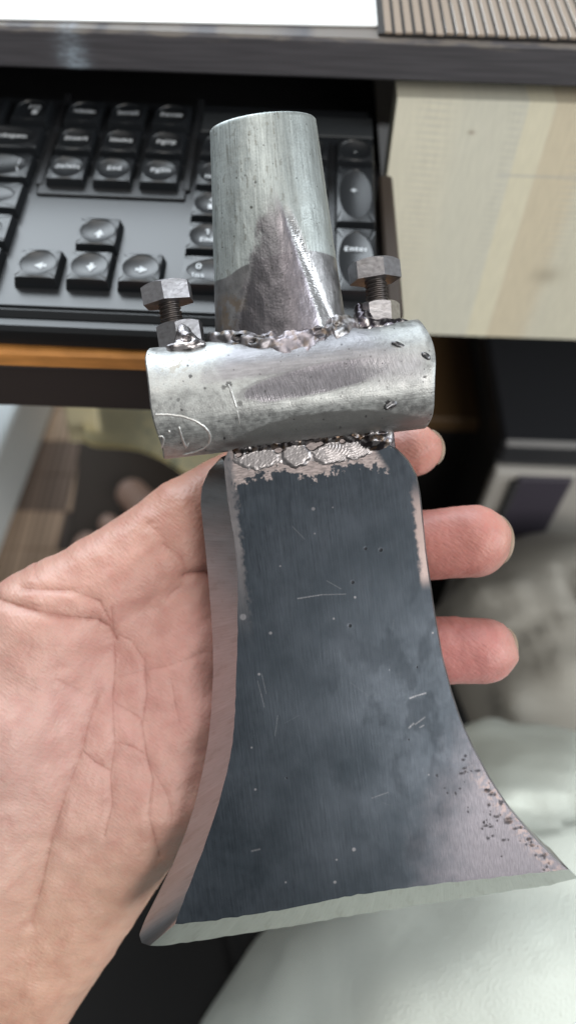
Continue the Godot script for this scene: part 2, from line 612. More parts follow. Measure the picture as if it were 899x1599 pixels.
func build_keyboard() -> void:
	var U := 0.01905
	var o := at(140, 413, 0.2855)
	o.y -= 0.0045
	var kb := thing("keyboard", "black computer keyboard with dished arrow keys on the tray behind the axe head", "keyboard", Transform3D(Basis(Vector3.UP, deg_to_rad(-0.6)) * Basis(Vector3.RIGHT, deg_to_rad(3.6)), o))
	var plastic := mat(Color(0.010, 0.0115, 0.0135), 0.33)
	var plate := mat(Color(0.014, 0.0155, 0.018), 0.3)
	var white := mat(Color(0.50, 0.53, 0.56), 0.5)
	# housing: slab, brighter top plate and bezels round the key groups
	put("housing", cbox(0.45, 0.016, 0.134, 0.002), plastic, kb, Transform3D(Basis(), Vector3(0.1075 - 0.225, -0.0092, -0.0465)))
	put("top_plate", cbox(0.446, 0.001, 0.129, 0.0004), plate, kb, Transform3D(Basis(), Vector3(0.1075 - 0.225, -0.0007, -0.0470)))
	put("front_lip", cbox(0.448, 0.010, 0.006, 0.0015), plastic, kb, Transform3D(Basis(), Vector3(0.1075 - 0.225, -0.0085, 0.0225)))
	var bez := mat(Color(0.014, 0.015, 0.017), 0.35)
	put("bezel", cbox(0.0605, 0.0008, 0.0125, 0.0005), bez, kb, Transform3D(Basis(), Vector3(0, 0.0004, -0.0505)))
	put("bezel", cbox(0.0030, 0.0010, 0.064, 0.0003), bez, kb, Transform3D(Basis(), Vector3(-1.58 * U, 0.0007, -0.082)))
	put("bezel", cbox(0.0030, 0.0010, 0.064, 0.0003), bez, kb, Transform3D(Basis(), Vector3(1.58 * U, 0.0007, -0.082)))
	put("indicator_panel", cbox(0.075, 0.0012, 0.014, 0.0004), mat(Color(0.03, 0.033, 0.036), 0.4), kb, Transform3D(Basis(), Vector3(0.0695, 0.0004, -0.0975)))
	var made := {}
	var rows := [0.0, -1.0, -2.0, -3.0, -4.0, -5.02]
	var kk := func(x: float, row: float, w: float, d: float, texts: Array):
		var key := "%s_%s" % [w, d]
		if not made.has(key): made[key] = key_mesh(w, d, 4.6, 1.15)
		var node := put("key", made[key], plastic, kb, Transform3D(Basis(), Vector3(x * U, 0.0, row * U)))
		for t in texts:
			legend(t[0], t[1], node, t[2], 0.00462 - (0.0008 if t.size() < 5 else t[4]), t[3], white)
	var r := 0
	# arrows
	for a in [[-1, 0, "\u2190"], [0, 0, "\u2193"], [1, 0, "\u2192"], [0, -1, "\u2191"]]:
		kk.call(a[0], a[1] * 1.0, 1.0, 1.0, [])
		var dir := Vector2(-1, 0)
		match a[2]:
			"\u2193": dir = Vector2(0, 1)
			"\u2192": dir = Vector2(1, 0)
			"\u2191": dir = Vector2(0, -1)
		var st := SurfaceTool.new()
		st.begin(Mesh.PRIMITIVE_TRIANGLES)
		var nrm := Vector2(-dir.y, dir.x)
		var tri := [dir * 0.0016, dir * -0.0007 + nrm * 0.0014, dir * -0.0007 - nrm * 0.0014, dir * -0.0005 + nrm * 0.0005, dir * -0.0018 + nrm * 0.0005, dir * -0.0018 - nrm * 0.0005, dir * -0.0005 - nrm * 0.0005]
		for k in [0, 1, 2, 3, 4, 5, 3, 5, 6]:
			st.set_normal(Vector3.UP)
			st.add_vertex(Vector3(tri[k].x, 0, tri[k].y) * 1.35)
		put("key_legend", st.commit(), white, kb.get_child(kb.get_child_count() - 1), Transform3D(Basis(), Vector3(0.0004, 0.00352, 0.0002)))
	# navigation block
	var nav := [["Printer", "Scroll", "Pause"], ["Insert", "Home", "PgUp"], ["Delete", "End", "PgDn"]]
	for j in 3:
		for i in 3:
			kk.call(i - 1.0, rows[5 - j], 1.0, 1.0, [[nav[j][i], 0.0033, 0.0, -0.0012, 0.0008]])
	# main block, right end
	kk.call(-2.2, rows[5], 1.0, 1.0, [["F12", 0.0031, 0.001, -0.0024, 0.0006], ["\u263C", 0.003, 0.0015, 0.0012, 0.0008]])
	kk.call(-3.2, rows[5], 1.0, 1.0, [["F11", 0.0031, 0.0, -0.0024, 0.0006]])
	kk.call(-2.7, rows[4], 2.0, 1.0, [["Backspace", 0.0032, 0.004, -0.0012, 0.0008]])
	kk.call(-2.45, rows[3], 1.5, 1.0, [["|", 0.0034, 0.0075, -0.0026, 0.0004], ["\\", 0.0034, 0.0075, 0.0024, 0.0004]])
	kk.call(-2.83, rows[2], 2.25, 1.0, [["Enter", 0.0032, 0.004, -0.001, 0.0008]])
	kk.call(-3.08, rows[1], 2.75, 1.0, [["Shift", 0.0032, 0.004, -0.001, 0.0008]])
	kk.call(-2.33, rows[0], 1.25, 1.0, [["Ctrl", 0.0032, 0.0, -0.001, 0.0008]])
	for j in 5:
		for i in 2:
			kk.call(-4.9 - i * 1.02 - (0.1 if j < 2 else 0.0), rows[j], 1.0, 1.0, [])
	# number block
	var x0 := 2.2
	var np := [["Num", "/", "*", "-"], ["7", "8", "9"], ["4", "5", "6"], ["1", "2", "3"]]
	var sub := [["Lock", "", "", ""], ["Home", "\u2191", "PgUp"], ["\u2190", "", "\u2192"], ["End", "\u2193", "PgDn"]]
	for j in 4:
		for i in np[j].size():
			var ts := [[np[j][i], 0.0040 if j else 0.0032, 0.0, -0.0026 if sub[j][i] else 0.0, 0.0006 if sub[j][i] else 0.001]]
			if sub[j][i]: ts.append([sub[j][i], 0.0031, 0.0, 0.0016, 0.0008])
			kk.call(x0 + i, rows[4 - j], 1.0, 1.0, ts)
	kk.call(x0 + 0.5, rows[0], 2.0, 1.0, [["0", 0.004, -0.011, -0.002, 0.0003], ["Ins", 0.0031, -0.011, 0.0026, 0.0004]])
	kk.call(x0 + 2.0, rows[0], 1.0, 1.0, [[".", 0.004, 0.0, -0.002, 0.0006], ["Del", 0.0031, 0.0, 0.0022, 0.0008]])
	kk.call(x0 + 3.0, (rows[3] + rows[2]) / 2, 1.0, 2.0, [["+", 0.005, -0.0005, -0.003, 0.001]])
	kk.call(x0 + 3.0, (rows[1] + rows[0]) / 2, 1.0, 2.0, [["Enter", 0.0034, 0.0, -0.006, 0.0008]])

# ------------------------------------------------------------------ things beyond
func build_background() -> void:
	# computer case under the drawer: black lid, grey front, dark ribbed vent
	var lid := on_wall(785, 690, -0.42)
	var cs := thing("computer_case", "black computer case with grey front and dark ribbed vent under the drawer", "computer case", Transform3D(Basis(), Vector3(lid.x + 0.1, 0, -0.5)))
	var blk := mat(Color(0.010, 0.010, 0.011), 0.5)
	put_at("case_shell", cbox(0.30, lid.y - 0.03, 0.34, 0.003), blk, cs, Transform3D(Basis(), Vector3(lid.x + 0.15, (lid.y - 0.03) / 2, -0.593)))
	put_at("case_lid", cbox(0.304, 0.030, 0.35, 0.004), mat(Color(0.03, 0.031, 0.035), 0.35), cs, Transform3D(Basis(), Vector3(lid.x + 0.152, lid.y - 0.0155, -0.594)))
	put_at("front_panel", cbox(0.302, lid.y - 0.034, 0.01, 0.002), mat(Color(0.42, 0.40, 0.37), 0.6), cs, Transform3D(Basis(), Vector3(lid.x + 0.152, (lid.y - 0.034) / 2, -0.4195)))
	var vx := lid.x + 0.022
	put_at("vent_panel", cbox(0.048, 0.26, 0.006, 0.001), mat(Color(0.05, 0.043, 0.06), 0.6), cs, Transform3D(Basis(), Vector3(vx + 0.024, lid.y - 0.168, -0.4136)))
	var rib := cbox(0.007, 0.0042, 0.007, 0.0008)
	for k in 30:
		put_at("vent_rib", rib, blk, cs, Transform3D(Basis(), Vector3(vx - 0.001, lid.y - 0.046 - k * 0.0072, -0.4125)))
	# brown board beside it
	var b0 := on_level(675, 530, 0.3)
	var b1 := on_level(762, 530, 0.3)
	var board := put("wooden_board", cbox(0.17, 0.018, 0.40, 0.002), mat(Color(0.12, 0.068, 0.028), 0.6), self, Transform3D(Basis(), Vector3(b1.x - 0.085, 0.291, on_level(700, 655, 0.3).z - 0.2)))
	tag(board, "brown wooden board lying level under the drawer, left of the black computer case", "board")
	var leg := put("storage_box", cbox(0.15, 0.281, 0.36, 0.004), mat(Color(0.011, 0.010, 0.010), 0.6), self, Transform3D(Basis(), Vector3(b1.x - 0.09, 0.1415, on_level(700, 655, 0.3).z - 0.186)))
	tag(leg, "black storage box carrying the brown wooden board", "box")
	# cream printed bag leaning behind the tray
	var bag_fn := func(u: float, v: float) -> Color:
		_m = 0.0
		var c := Color(0.88, 0.79, 0.50)
		var k := 0.92 + 0.16 * nz(u * 5, v * 5, 1.0)
		c = Color(c.r * k, c.g * k, c.b * k)
		var blot := ss(0.66, 0.82, nz(u * 9 + 3, v * 14, 1.0)) * ss(0.25, 0.4, u)
		c = c.lerp(Color(0.16, 0.23, 0.20), blot * 0.5)
		return Color(c.r, c.g, c.b, 0.7)
	var bag_mat := paint(256, 256, bag_fn)
	var rows := 14
	var cols := 26
	var v := PackedVector3Array()
	var uv := PackedVector2Array()
	for side in 2:
		for r in rows:
			for c in cols:
				var s := float(c) / (cols - 1)
				var t := float(r) / (rows - 1)
				var px := lerpf(131.0, 372.0, s)
				var low := 692.0 + 44.0 * s + 40.0 * s * s - 12.0 * exp(-s * 20.0)
				var q := on_wall(px, lerpf(500.0, low, t), -0.84 + 0.42 * t)
				q.z += 0.006 * sin(s * 7.0 + t * 2.0) - 0.004 * side
				v.append(q)
				uv.append(Vector2(s, t))
	var idx := PackedInt32Array()
	for side in 2:
		for r in rows - 1:
			for c in cols - 1:
				var a := side * rows * cols + r * cols + c
				if side == 0: idx.append_array([a, a + 1, a + cols, a + 1, a + cols + 1, a + cols])
				else: idx.append_array([a, a + cols, a + 1, a + 1, a + cols, a + cols + 1])
	var bag := thing("paper_bag", "cream paper bag with faint green print hanging behind the left end of the tray", "paper bag", Transform3D(Basis(), on_wall(200, 700, -0.62)))
	put_at("bag_front", arrays(v, smooth_normals(v, idx), idx, uv), bag_mat, bag, Transform3D())
	var fold := cbox(0.030, 0.34, 0.008, 0.002)
	put_at("side_fold", fold, mat(Color(0.70, 0.62, 0.40), 0.7), bag, Transform3D(Basis(Vector3.RIGHT, -0.5) * Basis(Vector3.BACK, 0.06), on_wall(119, 688, -0.46) + Vector3(0, 0.15, -0.08)))  # shade of the bag's side put into a darker cream
	# dark sheet on the floor, added as the shade below the bag
	var dm := on_level(235, 745, 0.006)
	var floor_shade := put("bag_shade_sheet", cbox(0.26, 0.006, 0.24, 0.002), mat(Color(0.045, 0.034, 0.027), 0.9), self, Transform3D(Basis(Vector3.UP, 0.1), Vector3(dm.x + 0.03, 0.0075, dm.z)))
	tag(floor_shade, "dark brown sheet added on the tiled floor as the shade under the cream paper bag", "mat")
	# white box at the far left
	var wb := on_level(21, 670, 0.104)
	var white_box := put("white_box", cbox(0.16, 0.10, 0.30, 0.004), mat(Color(0.74, 0.80, 0.82), 0.5), self, Transform3D(Basis(Vector3.UP, -0.08), Vector3(wb.x - 0.085, 0.054, wb.z - 0.02)))
	tag(white_box, "pale blue-white box on the floor at the far left below the tray", "box")
	# chair seat
	var seat_c := at(330, 1560, 0.50)
	var seat_sdf := func(p: Vector3) -> float:
		var q := p.abs() - Vector3(0.22, 0.03, 0.20)
		var d := Vector3(maxf(q.x, 0), maxf(q.y, 0), maxf(q.z, 0)).length() + minf(maxf(q.x, maxf(q.y, q.z)), 0.0) - 0.025
		return d + 0.004 * exp(-pow((p.x - 0.02) / 0.004, 2)) * (1.0 if p.y > 0 else 0.0)
	var net := surface_net(seat_sdf, Vector3(-0.26, -0.07, -0.24), Vector3(0.26, 0.07, 0.24), 0.007)
	var chair := thing("office_chair", "black upholstered chair seat in the lower left corner under the hand", "chair", Transform3D(Basis(Vector3.UP, 0.3), Vector3(seat_c.x, 0, seat_c.z)))
	put("seat_cushion", arrays(net[0], net[1], net[2]), mat(Color(0.006, 0.007, 0.009), 0.75), chair, Transform3D(Basis(), Vector3(0, seat_c.y - 0.06, 0)))
	put("pedestal", cbox(0.05, seat_c.y - 0.12, 0.05, 0.01), mat(Color(0.02, 0.02, 0.02), 0.4), chair, Transform3D(Basis(), Vector3(0, (seat_c.y - 0.12) / 2, 0)))

# ------------------------------------------------------------------ the person: hand, trousers, foot
var bones := []
var notch_a := Vector3()
var notch_b := Vector3()
var hand_x := Vector3(0.985, 0.0, -0.17)
var hand_y := Vector3(0.02, 0.99, 0.10)
func hand_uv(p: Vector3) -> Vector2:                         # flattened along the palm's own normal, millimetres
	return Vector2(p.dot(hand_x), p.dot(hand_y))

func hand_sdf(p: Vector3) -> float:
	var d := 1e6
	for b: Array in bones:
		var e := cap(p, b[0], b[1], b[2], b[3])
		if b[4] <= 0.0: d = minf(d, e)
		elif e < d + b[4]: d = smin(d, e, b[4])
	var notch := cap(p, notch_a, notch_b, 0.9, 4.2)
	return -smin(-d, notch, 3.0)

func bone(x0: float, y0: float, d0: float, r0: float, x1: float, y1: float, d1: float, r1: float, k: float) -> void:
	bones.append([cmm(x0, y0, d0), cmm(x1, y1, d1), r0, r1, k])

func build_person() -> void:
	var person := thing("person", "seated person in pale trousers holding the axe head on the open left palm", "person", Transform3D(Basis(), Vector3(0.0, 0.0, -0.05)))
	# ---- hand
	notch_a = cmm(298, 895, 0.2405)
	notch_b = cmm(347, 925, 0.2425)
	bone(-120, 1620, 0.285, 30, 60, 1380, 0.272, 21, 10)          # wrist to palm heel
	bone(-60, 1430, 0.262, 27, 30, 1120, 0.254, 24, 14)           # thenar
	bone(0, 1120, 0.254, 22, 70, 985, 0.254, 19, 14)
	bone(70, 985, 0.252, 18.5, 290, 822, 0.257, 15.0, 10)         # thumb
	bone(290, 822, 0.257, 14.5, 420, 720, 0.272, 11.0, 5)
	bone(420, 720, 0.274, 10.5, 500, 735, 0.268, 9.0, 5)
	bone(250, 1240, 0.263, 17, 20, 1560, 0.272, 21, 14)           # hypothenar
	bone(110, 1200, 0.265, 19, 310, 1000, 0.2615, 14.5, 14)        # metacarpals
	bone(110, 1240, 0.266, 19, 310, 1120, 0.2615, 14.5, 14)
	bone(90, 1300, 0.268, 19, 290, 1215, 0.2625, 13.5, 14)
	bone(130, 1120, 0.266, 19, 310, 910, 0.264, 14.0, 12)
	bone(200, 1010, 0.270, 14, 300, 880, 0.270, 11, 12)           # web
	# fingers: index, middle, ring, little
	for f in [[310, 900, .264, 470, 772, .270, 580, 716, .262, 648, 703, .256, 10.0, 8.6], [310, 1005, .263, 480, 905, .268, 620, 853, .255, 741, 846, .246, 11.6, 11.5], [310, 1120, .263, 480, 1050, .268, 620, 1012, .255, 755, 1017, .247, 11.2, 10.6], [290, 1220, .264, 420, 1195, .272, 520, 1170, .264, 590, 1165, .258, 9.8, 8.8]]:
		bone(f[0], f[1], f[2], 12.5, f[3], f[4], f[5], f[12], 5)
		bone(f[3], f[4], f[5], f[12], f[6], f[7], f[8], f[12] * 0.97, 2)
		bone(f[6], f[7], f[8], f[12] * 0.97, f[9], f[10], f[11], f[13], 2)
	var net := surface_net(hand_sdf, Vector3(-150, -225, -325), Vector3(85, 45, -205), 1.35)
	var v: PackedVector3Array = net[0]
	var nn: PackedVector3Array = net[1]
	# creases of the palm, as polylines on the palm's surface
	var lines := [
		[[0, 927, 52, 937, 108, 951, 155, 960, 173, 974, 182, 996], 1.0, 1.5],
		[[40, 911, 117, 913, 159, 930, 176, 967], 0.6, 1.0],
		[[176, 940, 178, 986, 180, 1037, 176, 1084, 178, 1131, 180, 1159, 173, 1206, 176, 1253, 164, 1300], 0.55, 0.8],
		[[225, 1028, 229, 1084, 222, 1131, 229, 1178, 239, 1215, 234, 1272, 244, 1318, 250, 1346], 0.65, 0.9],
		[[126, 1159, 150, 1183, 173, 1199], 0.6, 0.7],
		[[155, 1080, 138, 1125, 129, 1164, 103, 1234, 84, 1295, 70, 1360, 50, 1440], 0.7, 1.6],
		[[178, 1094, 206, 1112, 229, 1126], 0.5, 0.7],
		[[187, 1155, 211, 1164, 226, 1174], 0.4, 0.6],
		[[267, 1060, 274, 1103, 281, 1131], 0.35, 0.7],
		[[236, 1195, 262, 1240, 270, 1275], 0.35, 0.7],
		[[170, 1060, 212, 1050, 262, 1040, 322, 1020], 0.3, 0.8],
		[[95, 1045, 130, 1075, 150, 1085], 0.35, 0.8],
		[[180, 985, 205, 1000, 225, 1030], 0.4, 0.8],
		[[288, 897, 303, 895, 318, 896, 334, 901], 1.2, 1.3],
		[[112, 952, 150, 968, 178, 1000, 188, 1030], 0.6, 3.2],
		[[176, 1090, 140, 1120, 120, 1180], 0.45, 3.0],
		[[232, 1120, 228, 1190, 240, 1240], 0.4, 2.6],
		[[205, 950, 250, 945, 280, 925], 0.5, 3.0],
		[[255, 846, 282, 868, 292, 893, 283, 916, 266, 928], 0.5, 1.2],
		[[52, 880, 70, 905, 82, 940], 0.3, 0.6],
		[[230, 815, 258, 838, 262, 858], 0.25, 0.7]]
	var segs := []
	for l in lines:
		var a: Array = l[0]
		for k in range(0, a.size() - 2, 2):
			segs.append([hand_uv(cmm(a[k], a[k + 1], 0.246)), hand_uv(cmm(a[k + 2], a[k + 3], 0.246)), l[1], l[2]])
	var seg_map := bucket(segs, 6.0, func(s): return Rect2(s[0], Vector2.ZERO).expand(s[1]).grow(5.0))
	for k in v.size():
		if nn[k].z < 0.05: continue
		var q := hand_uv(v[k])
		var cut := 0.0
		for s in near(seg_map, q, 6.0):
			var dd := seg_dist(q, s[0], s[1])
			if dd < s[3] * 3.0: cut = maxf(cut, s[2] * exp(-dd * dd / (s[3] * s[3])))
		var lump := (nz(q.x, q.y, 0.035) - 0.5) * 2.0 + (nz(q.x + 90, q.y, 0.10) - 0.5) * 0.35
		v[k] += nn[k] * (lump - cut * 1.35)
	var idx: PackedInt32Array = net[2]
	nn = smooth_normals(v, idx)
	var uv := PackedVector2Array()
	var col := PackedColorArray()
	var lo := Vector2(-150, -230)
	var span := 280.0
	var zones := [[30, 1180, 60, Color(0.55, 0.39, 0.34)], [60, 860, 22, Color(0.44, 0.25, 0.165)], [180, 800, 20, Color(0.44, 0.26, 0.18)], [290, 730, 18, Color(0.36, 0.185, 0.12)], [250, 900, 26, Color(0.58, 0.345, 0.285)], [250, 1060, 26, Color(0.60, 0.335, 0.29)], [200, 1190, 26, Color(0.59, 0.35, 0.29)], [150, 960, 20, Color(0.60, 0.36, 0.30)], [150, 1420, 34, Color(0.62, 0.42, 0.30)], [60, 1540, 30, Color(0.52, 0.33, 0.23)], [650, 700, 16, Color(0.55, 0.31, 0.25)], [700, 850, 20, Color(0.53, 0.255, 0.215)], [720, 1015, 20, Color(0.53, 0.26, 0.235)], [30, 950, 22, Color(0.55, 0.36, 0.29)], [795, 846, 9, Color(0.56, 0.37, 0.29)], [668, 852, 11, Color(0.45, 0.19, 0.16)], [690, 1022, 11, Color(0.46, 0.19, 0.17)], [800, 1010, 8, Color(0.56, 0.37, 0.30)], [615, 715, 8, Color(0.45, 0.21, 0.17)]]
	var zc := []
	for z in zones: zc.append([hand_uv(cmm(z[0], z[1], 0.247)), z[2], z[3]])
	for k in v.size():
		var q := hand_uv(v[k])
		uv.append(Vector2((q.x - lo.x) / span, 1.0 - (q.y - lo.y) / span))
		var sum := Color(0.58, 0.36, 0.29) * 0.05
		var ws := 0.05
		for z in zc:
			var g := exp(-(q - z[0]).length_squared() / (z[1] * z[1]))
			sum += z[2] * g
			ws += g
		sum = sum / ws
		sum.r *= 0.90
		sum.g *= 0.815
		sum.b *= 0.835
		col.append(Color(sum.r, sum.g, sum.b))
	var skin_fn := func(u: float, w: float) -> Color:
		_m = 0.0
		var q := lo + Vector2(u, 1.0 - w) * span
		var line := 0.0
		for s in near(seg_map, q, 6.0):
			var dd := seg_dist(q, s[0], s[1])
			if s[3] > 2.0: line = maxf(line, 0.22 * s[2] * exp(-dd * dd / (0.6 * s[3] * s[3])))
			elif dd < 2.2: line = maxf(line, s[2] * (0.75 * exp(-dd * dd / (0.12 * s[3] * s[3])) + 0.25 * exp(-dd * dd / (0.9 * s[3] * s[3]))) * (0.55 + 0.7 * nz(q.x, q.y, 0.22)))
		line = minf(line, 1.0)
		var fine := nz(q.x * 0.6 + q.y * 0.8, (q.y * 0.6 - q.x * 0.8) * 0.22, 1.3)
		var fine2 := nz(q.x * 0.8 - q.y * 0.5, (q.y * 0.8 + q.x * 0.5) * 0.3, 0.9)
		var pore := nz(q.x + 40, q.y, 2.4)
		var blot := nz(q.x, q.y + 77, 0.11)
		var blot2 := nz(q.x + 31, q.y + 7, 0.33)
		_h = 0.5 - 0.5 * line + 0.16 * (fine - 0.5) + 0.13 * (fine2 - 0.5) + 0.08 * (pore - 0.5)
		var k := 0.95 + 0.13 * (blot - 0.4) + 0.05 * (blot2 - 0.5) + 0.03 * (fine - 0.5)
		var g := 1.0 - 0.08 * (blot2 - 0.45) - 0.12 * (0.5 - blot)
		return Color(k * (1.0 - 0.22 * line), k * g * (1.0 - 0.34 * line), k * g * (1.0 - 0.36 * line), 0.46 + 0.12 * (pore - 0.5))
	var skin := paint(960, 960, skin_fn, 0.08)
	skin.vertex_color_use_as_albedo = true
	skin.metallic_specular = 0.42
	skin.subsurf_scatter_enabled = true
	skin.subsurf_scatter_strength = 0.08
	var view := cam_tr * Transform3D(Basis().scaled(Vector3.ONE * 0.001), Vector3.ZERO)
	var hand := put_at("left_hand", arrays(v, nn, idx, uv, col), skin, person, view)
	# a few dark hairs on the back of the thumb
	rng.seed = 17
	var hairs := SurfaceTool.new()
	hairs.begin(Mesh.PRIMITIVE_TRIANGLES)
	for k in 16:
		var hx := rng.randf_range(215, 285)
		var root := cmm(hx, 787.0 - (hx - 200.0) * 0.62 + 6.0, 0.262)
		var go := Vector3(rng.randf_range(0.6, 1.0), rng.randf_range(0.2, 0.7), -rng.randf_range(0.0, 0.5)).normalized() * rng.randf_range(4.0, 7.0)
		var hp := []
		for j in 5: hp.append(root + go * (j / 4.0) + Vector3(0, -0.5, 0) * pow(j / 4.0, 2) * rng.randf_range(0.5, 2.0))
		hairs.append_from(tube(hp, [0.07, 0.06, 0.05, 0.04, 0.02], 4), 0, Transform3D())
	put("thumb_hair", hairs.commit(), mat(Color(0.015, 0.012, 0.01), 0.4), hand).set_meta("kind", "stuff")
	# nails: thin shells on the far side of the tips, their free edges showing
	for t in [[648, 703, .256, 580, 716, 0.262, 8.6], [741, 846, .246, 620, 853, .255, 11.5], [755, 1017, .247, 620, 1012, .255, 10.6], [590, 1165, .258, 520, 1170, .264, 8.8]]:
		var tip := cmm(t[0], t[1], t[2])
		var d := (tip - cmm(t[3], t[4], t[5])).normalized()
		var back := (Vector3(0, 0, -1) - d * d.dot(Vector3(0, 0, -1))).normalized()
		var side := d.cross(back)
		var R: float = t[6]
		var nv := PackedVector3Array()
		for layer in 2:
			for i in 13:
				for j in 13:
					var s := (j / 12.0 - 0.5) * 2.0
					var w := i / 12.0
					var ang := s * 1.05
					var reach := lerpf(-R * 0.75, R * (1.0 - 0.30 * s * s), w)
					var rr := R * (1.0 - 0.10 * w) - layer * 0.4
					nv.append(tip + d * reach + (back * cos(ang) + side * sin(ang)) * rr * (1.0 - 0.12 * w * w))
		var ni := PackedInt32Array()
		for layer in 2:
			for i in 12:
				for j in 12:
					var a := layer * 169 + i * 13 + j
					if layer == 0: ni.append_array([a, a + 1, a + 13, a + 1, a + 14, a + 13])
					else: ni.append_array([a, a + 13, a + 1, a + 1, a + 13, a + 14])
		for j in 12:
			var a := 12 * 13 + j
			ni.append_array([a, a + 1, a + 169, a + 1, a + 170, a + 169])
		put("fingernail", arrays(nv, smooth_normals(nv, ni), ni), mat(Color(0.40, 0.33, 0.26), 0.35), hand)
	# ---- trousers
	var hip := at(560, 2150, 0.40)
	var knee := at(830, 1500, 0.46)
	var knee2 := at(905, 1085, 0.72)
	var shin := at(1000, 1300, 0.86)
	var hip2 := at(1500, 1700, 0.66)
	var folds := []
	var leg_body := func(p: Vector3) -> float:
		var d := cap(p, hip, knee, 0.160, 0.1345)
		var w := p - knee
		d += 0.0035 * sin(w.x * 55.0 + w.z * 70.0 + 3.0 * ns.get_noise_3d(p.x * 5, p.y * 5, p.z * 5)) * (0.3 + ns.get_noise_3d(p.x * 4 + 9, p.y * 4, p.z * 4)) + 0.010 * ns.get_noise_3d(p.x * 4.5, p.y * 4.5 + 3, p.z * 6.5)
		return d
	var far_knee_body := func(p: Vector3) -> float:
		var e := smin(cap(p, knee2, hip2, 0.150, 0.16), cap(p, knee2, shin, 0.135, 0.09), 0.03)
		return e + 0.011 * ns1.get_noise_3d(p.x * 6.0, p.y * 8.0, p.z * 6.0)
	var cloth_body := func(p: Vector3) -> float: return minf(leg_body.call(p), far_knee_body.call(p))
	var folded := func(p: Vector3, d: float) -> float:
		if absf(d) < 0.05:
			for f in folds:
				var q := cap(p, f[0], f[1], 0.0, 0.0)
				if q < f[3] * 3.0: d -= f[2] * exp(-q * q / (f[3] * f[3]))
		return d
	var cloth := func(p: Vector3) -> float: return folded.call(p, leg_body.call(p))
	var far_knee := func(p: Vector3) -> float: return folded.call(p, far_knee_body.call(p))
	var trace := func(px: float, py: float) -> Vector3:
		var t := 0.3
		for k in 60:
			var d: float = cloth_body.call(at(px, py, t))
			t += d * 0.8
			if d < 0.0005: break
		return at(px, py, t)
	# folds: ridges and creases found on the cloth
	for f in [[[772, 1275, 835, 1268, 899, 1262], -0.009, 0.006], [[545, 1598, 620, 1565, 700, 1536, 800, 1510, 899, 1490], 0.009, 0.020], [[470, 1500, 600, 1440, 760, 1420], 0.006, 0.022], [[735, 1150, 800, 1090, 880, 1050, 930, 1045], 0.010, 0.014], [[690, 960, 750, 930, 800, 920], 0.008, 0.012], [[885, 890, 888, 920, 899, 950], -0.006, 0.006], [[720, 1010, 790, 1000, 850, 960], -0.006, 0.008]]:
		var line := []
		for k in range(0, f[0].size(), 2): line.append(trace.call(f[0][k], f[0][k + 1]))
		for k in line.size() - 1: folds.append([line[k], line[k + 1], f[1], f[2]])
	var tn := surface_net(cloth, Vector3(-0.16, 0.0, -0.25), Vector3(0.40, 0.46, 0.34), 0.006)
	var weave := mat(Color(0.64, 0.69, 0.64), 0.9)
	weave.rim_enabled = true
	weave.rim = 0.3
	var wn := NoiseTexture2D.new()
	var wf := FastNoiseLite.new()
	wf.seed = 3
	wf.frequency = 0.15
	wn.noise = wf
	wn.width = 256
	wn.height = 256
	wn.seamless = true
	weave.heightmap_enabled = true
	weave.heightmap_texture = wn
	weave.heightmap_scale = 0.06
	weave.uv1_triplanar = true
	weave.uv1_scale = Vector3.ONE * 18.0
	put_at("trousers", arrays(tn[0], tn[1], tn[2]), weave, person, Transform3D())
	var ln := surface_net(far_knee, Vector3(-0.02, -0.06, -0.52), Vector3(0.66, 0.44, 0.22), 0.0075)
	var beige: StandardMaterial3D = weave.duplicate()  # darker copy of the trouser weave: the knee's shade put into the colour
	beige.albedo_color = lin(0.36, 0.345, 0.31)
	var lc := put("shaded_far_knee", arrays(ln[0], ln[1], ln[2]), beige)
	tag(lc, "far knee of the pale trousers with soft folds, its shade put into a grey-beige colour", "cloth")
	# ---- a bare foot on the floor: toes and the ball of the foot
	var toe := on_level(207, 772, 0.022)
	var toe2 := on_level(168, 796, 0.02)
	var foot_sdf := func(p: Vector3) -> float:
		var d := cap(p, toe, toe + Vector3(0.045, 0.004, 0.05), 0.021, 0.023)
		for k in 2:
			var o := toe2 + Vector3(0.004 - 0.022 * k, -0.003, 0.02 + 0.03 * k)
			d = smin(d, cap(p, o, o + Vector3(0.04, 0.012, 0.05), 0.013, 0.015), 0.004)
		d = smin(d, cap(p, toe + Vector3(0.04, 0.004, 0.05), toe + Vector3(0.10, 0.03, 0.20), 0.028, 0.035), 0.02)
		d = smin(d, cap(p, toe2 + Vector3(-0.01, 0.006, 0.08), toe + Vector3(0.06, 0.02, 0.20), 0.022, 0.03), 0.03)
		return d
	var fn := surface_net(foot_sdf, toe + Vector3(-0.2, -0.04, -0.06), toe + Vector3(0.2, 0.12, 0.28), 0.005)
	put_at("left_foot", arrays(fn[0], fn[1], fn[2]), mat(Color(0.44, 0.29, 0.23), 0.6), person, Transform3D())

# ------------------------------------------------------------------ the axe head (its own axes, millimetres: x along the cross pipe, y towards the socket, z to the face)
func mm(v: PackedVector3Array) -> PackedVector3Array:
	var o := PackedVector3Array()
	o.resize(v.size())
	for k in v.size(): o[k] = v[k] * 0.001
	return o

func build_axe() -> void:
	var lean := Basis(Vector3.UP, deg_to_rad(4)) * Basis(Vector3.RIGHT, deg_to_rad(3)) * Basis(Vector3.BACK, deg_to_rad(7))
	var axe := thing("axe_head", "welded steel axe head with pipe socket, cross pipe, two bolts and dark flared blade", "axe head", cam_tr * Transform3D(lean, ray(452, 608) * 0.225))
	build_blade(axe)
	build_cross_pipe(axe)
	build_socket(axe)
	build_bolts(axe)
	build_welds(axe)

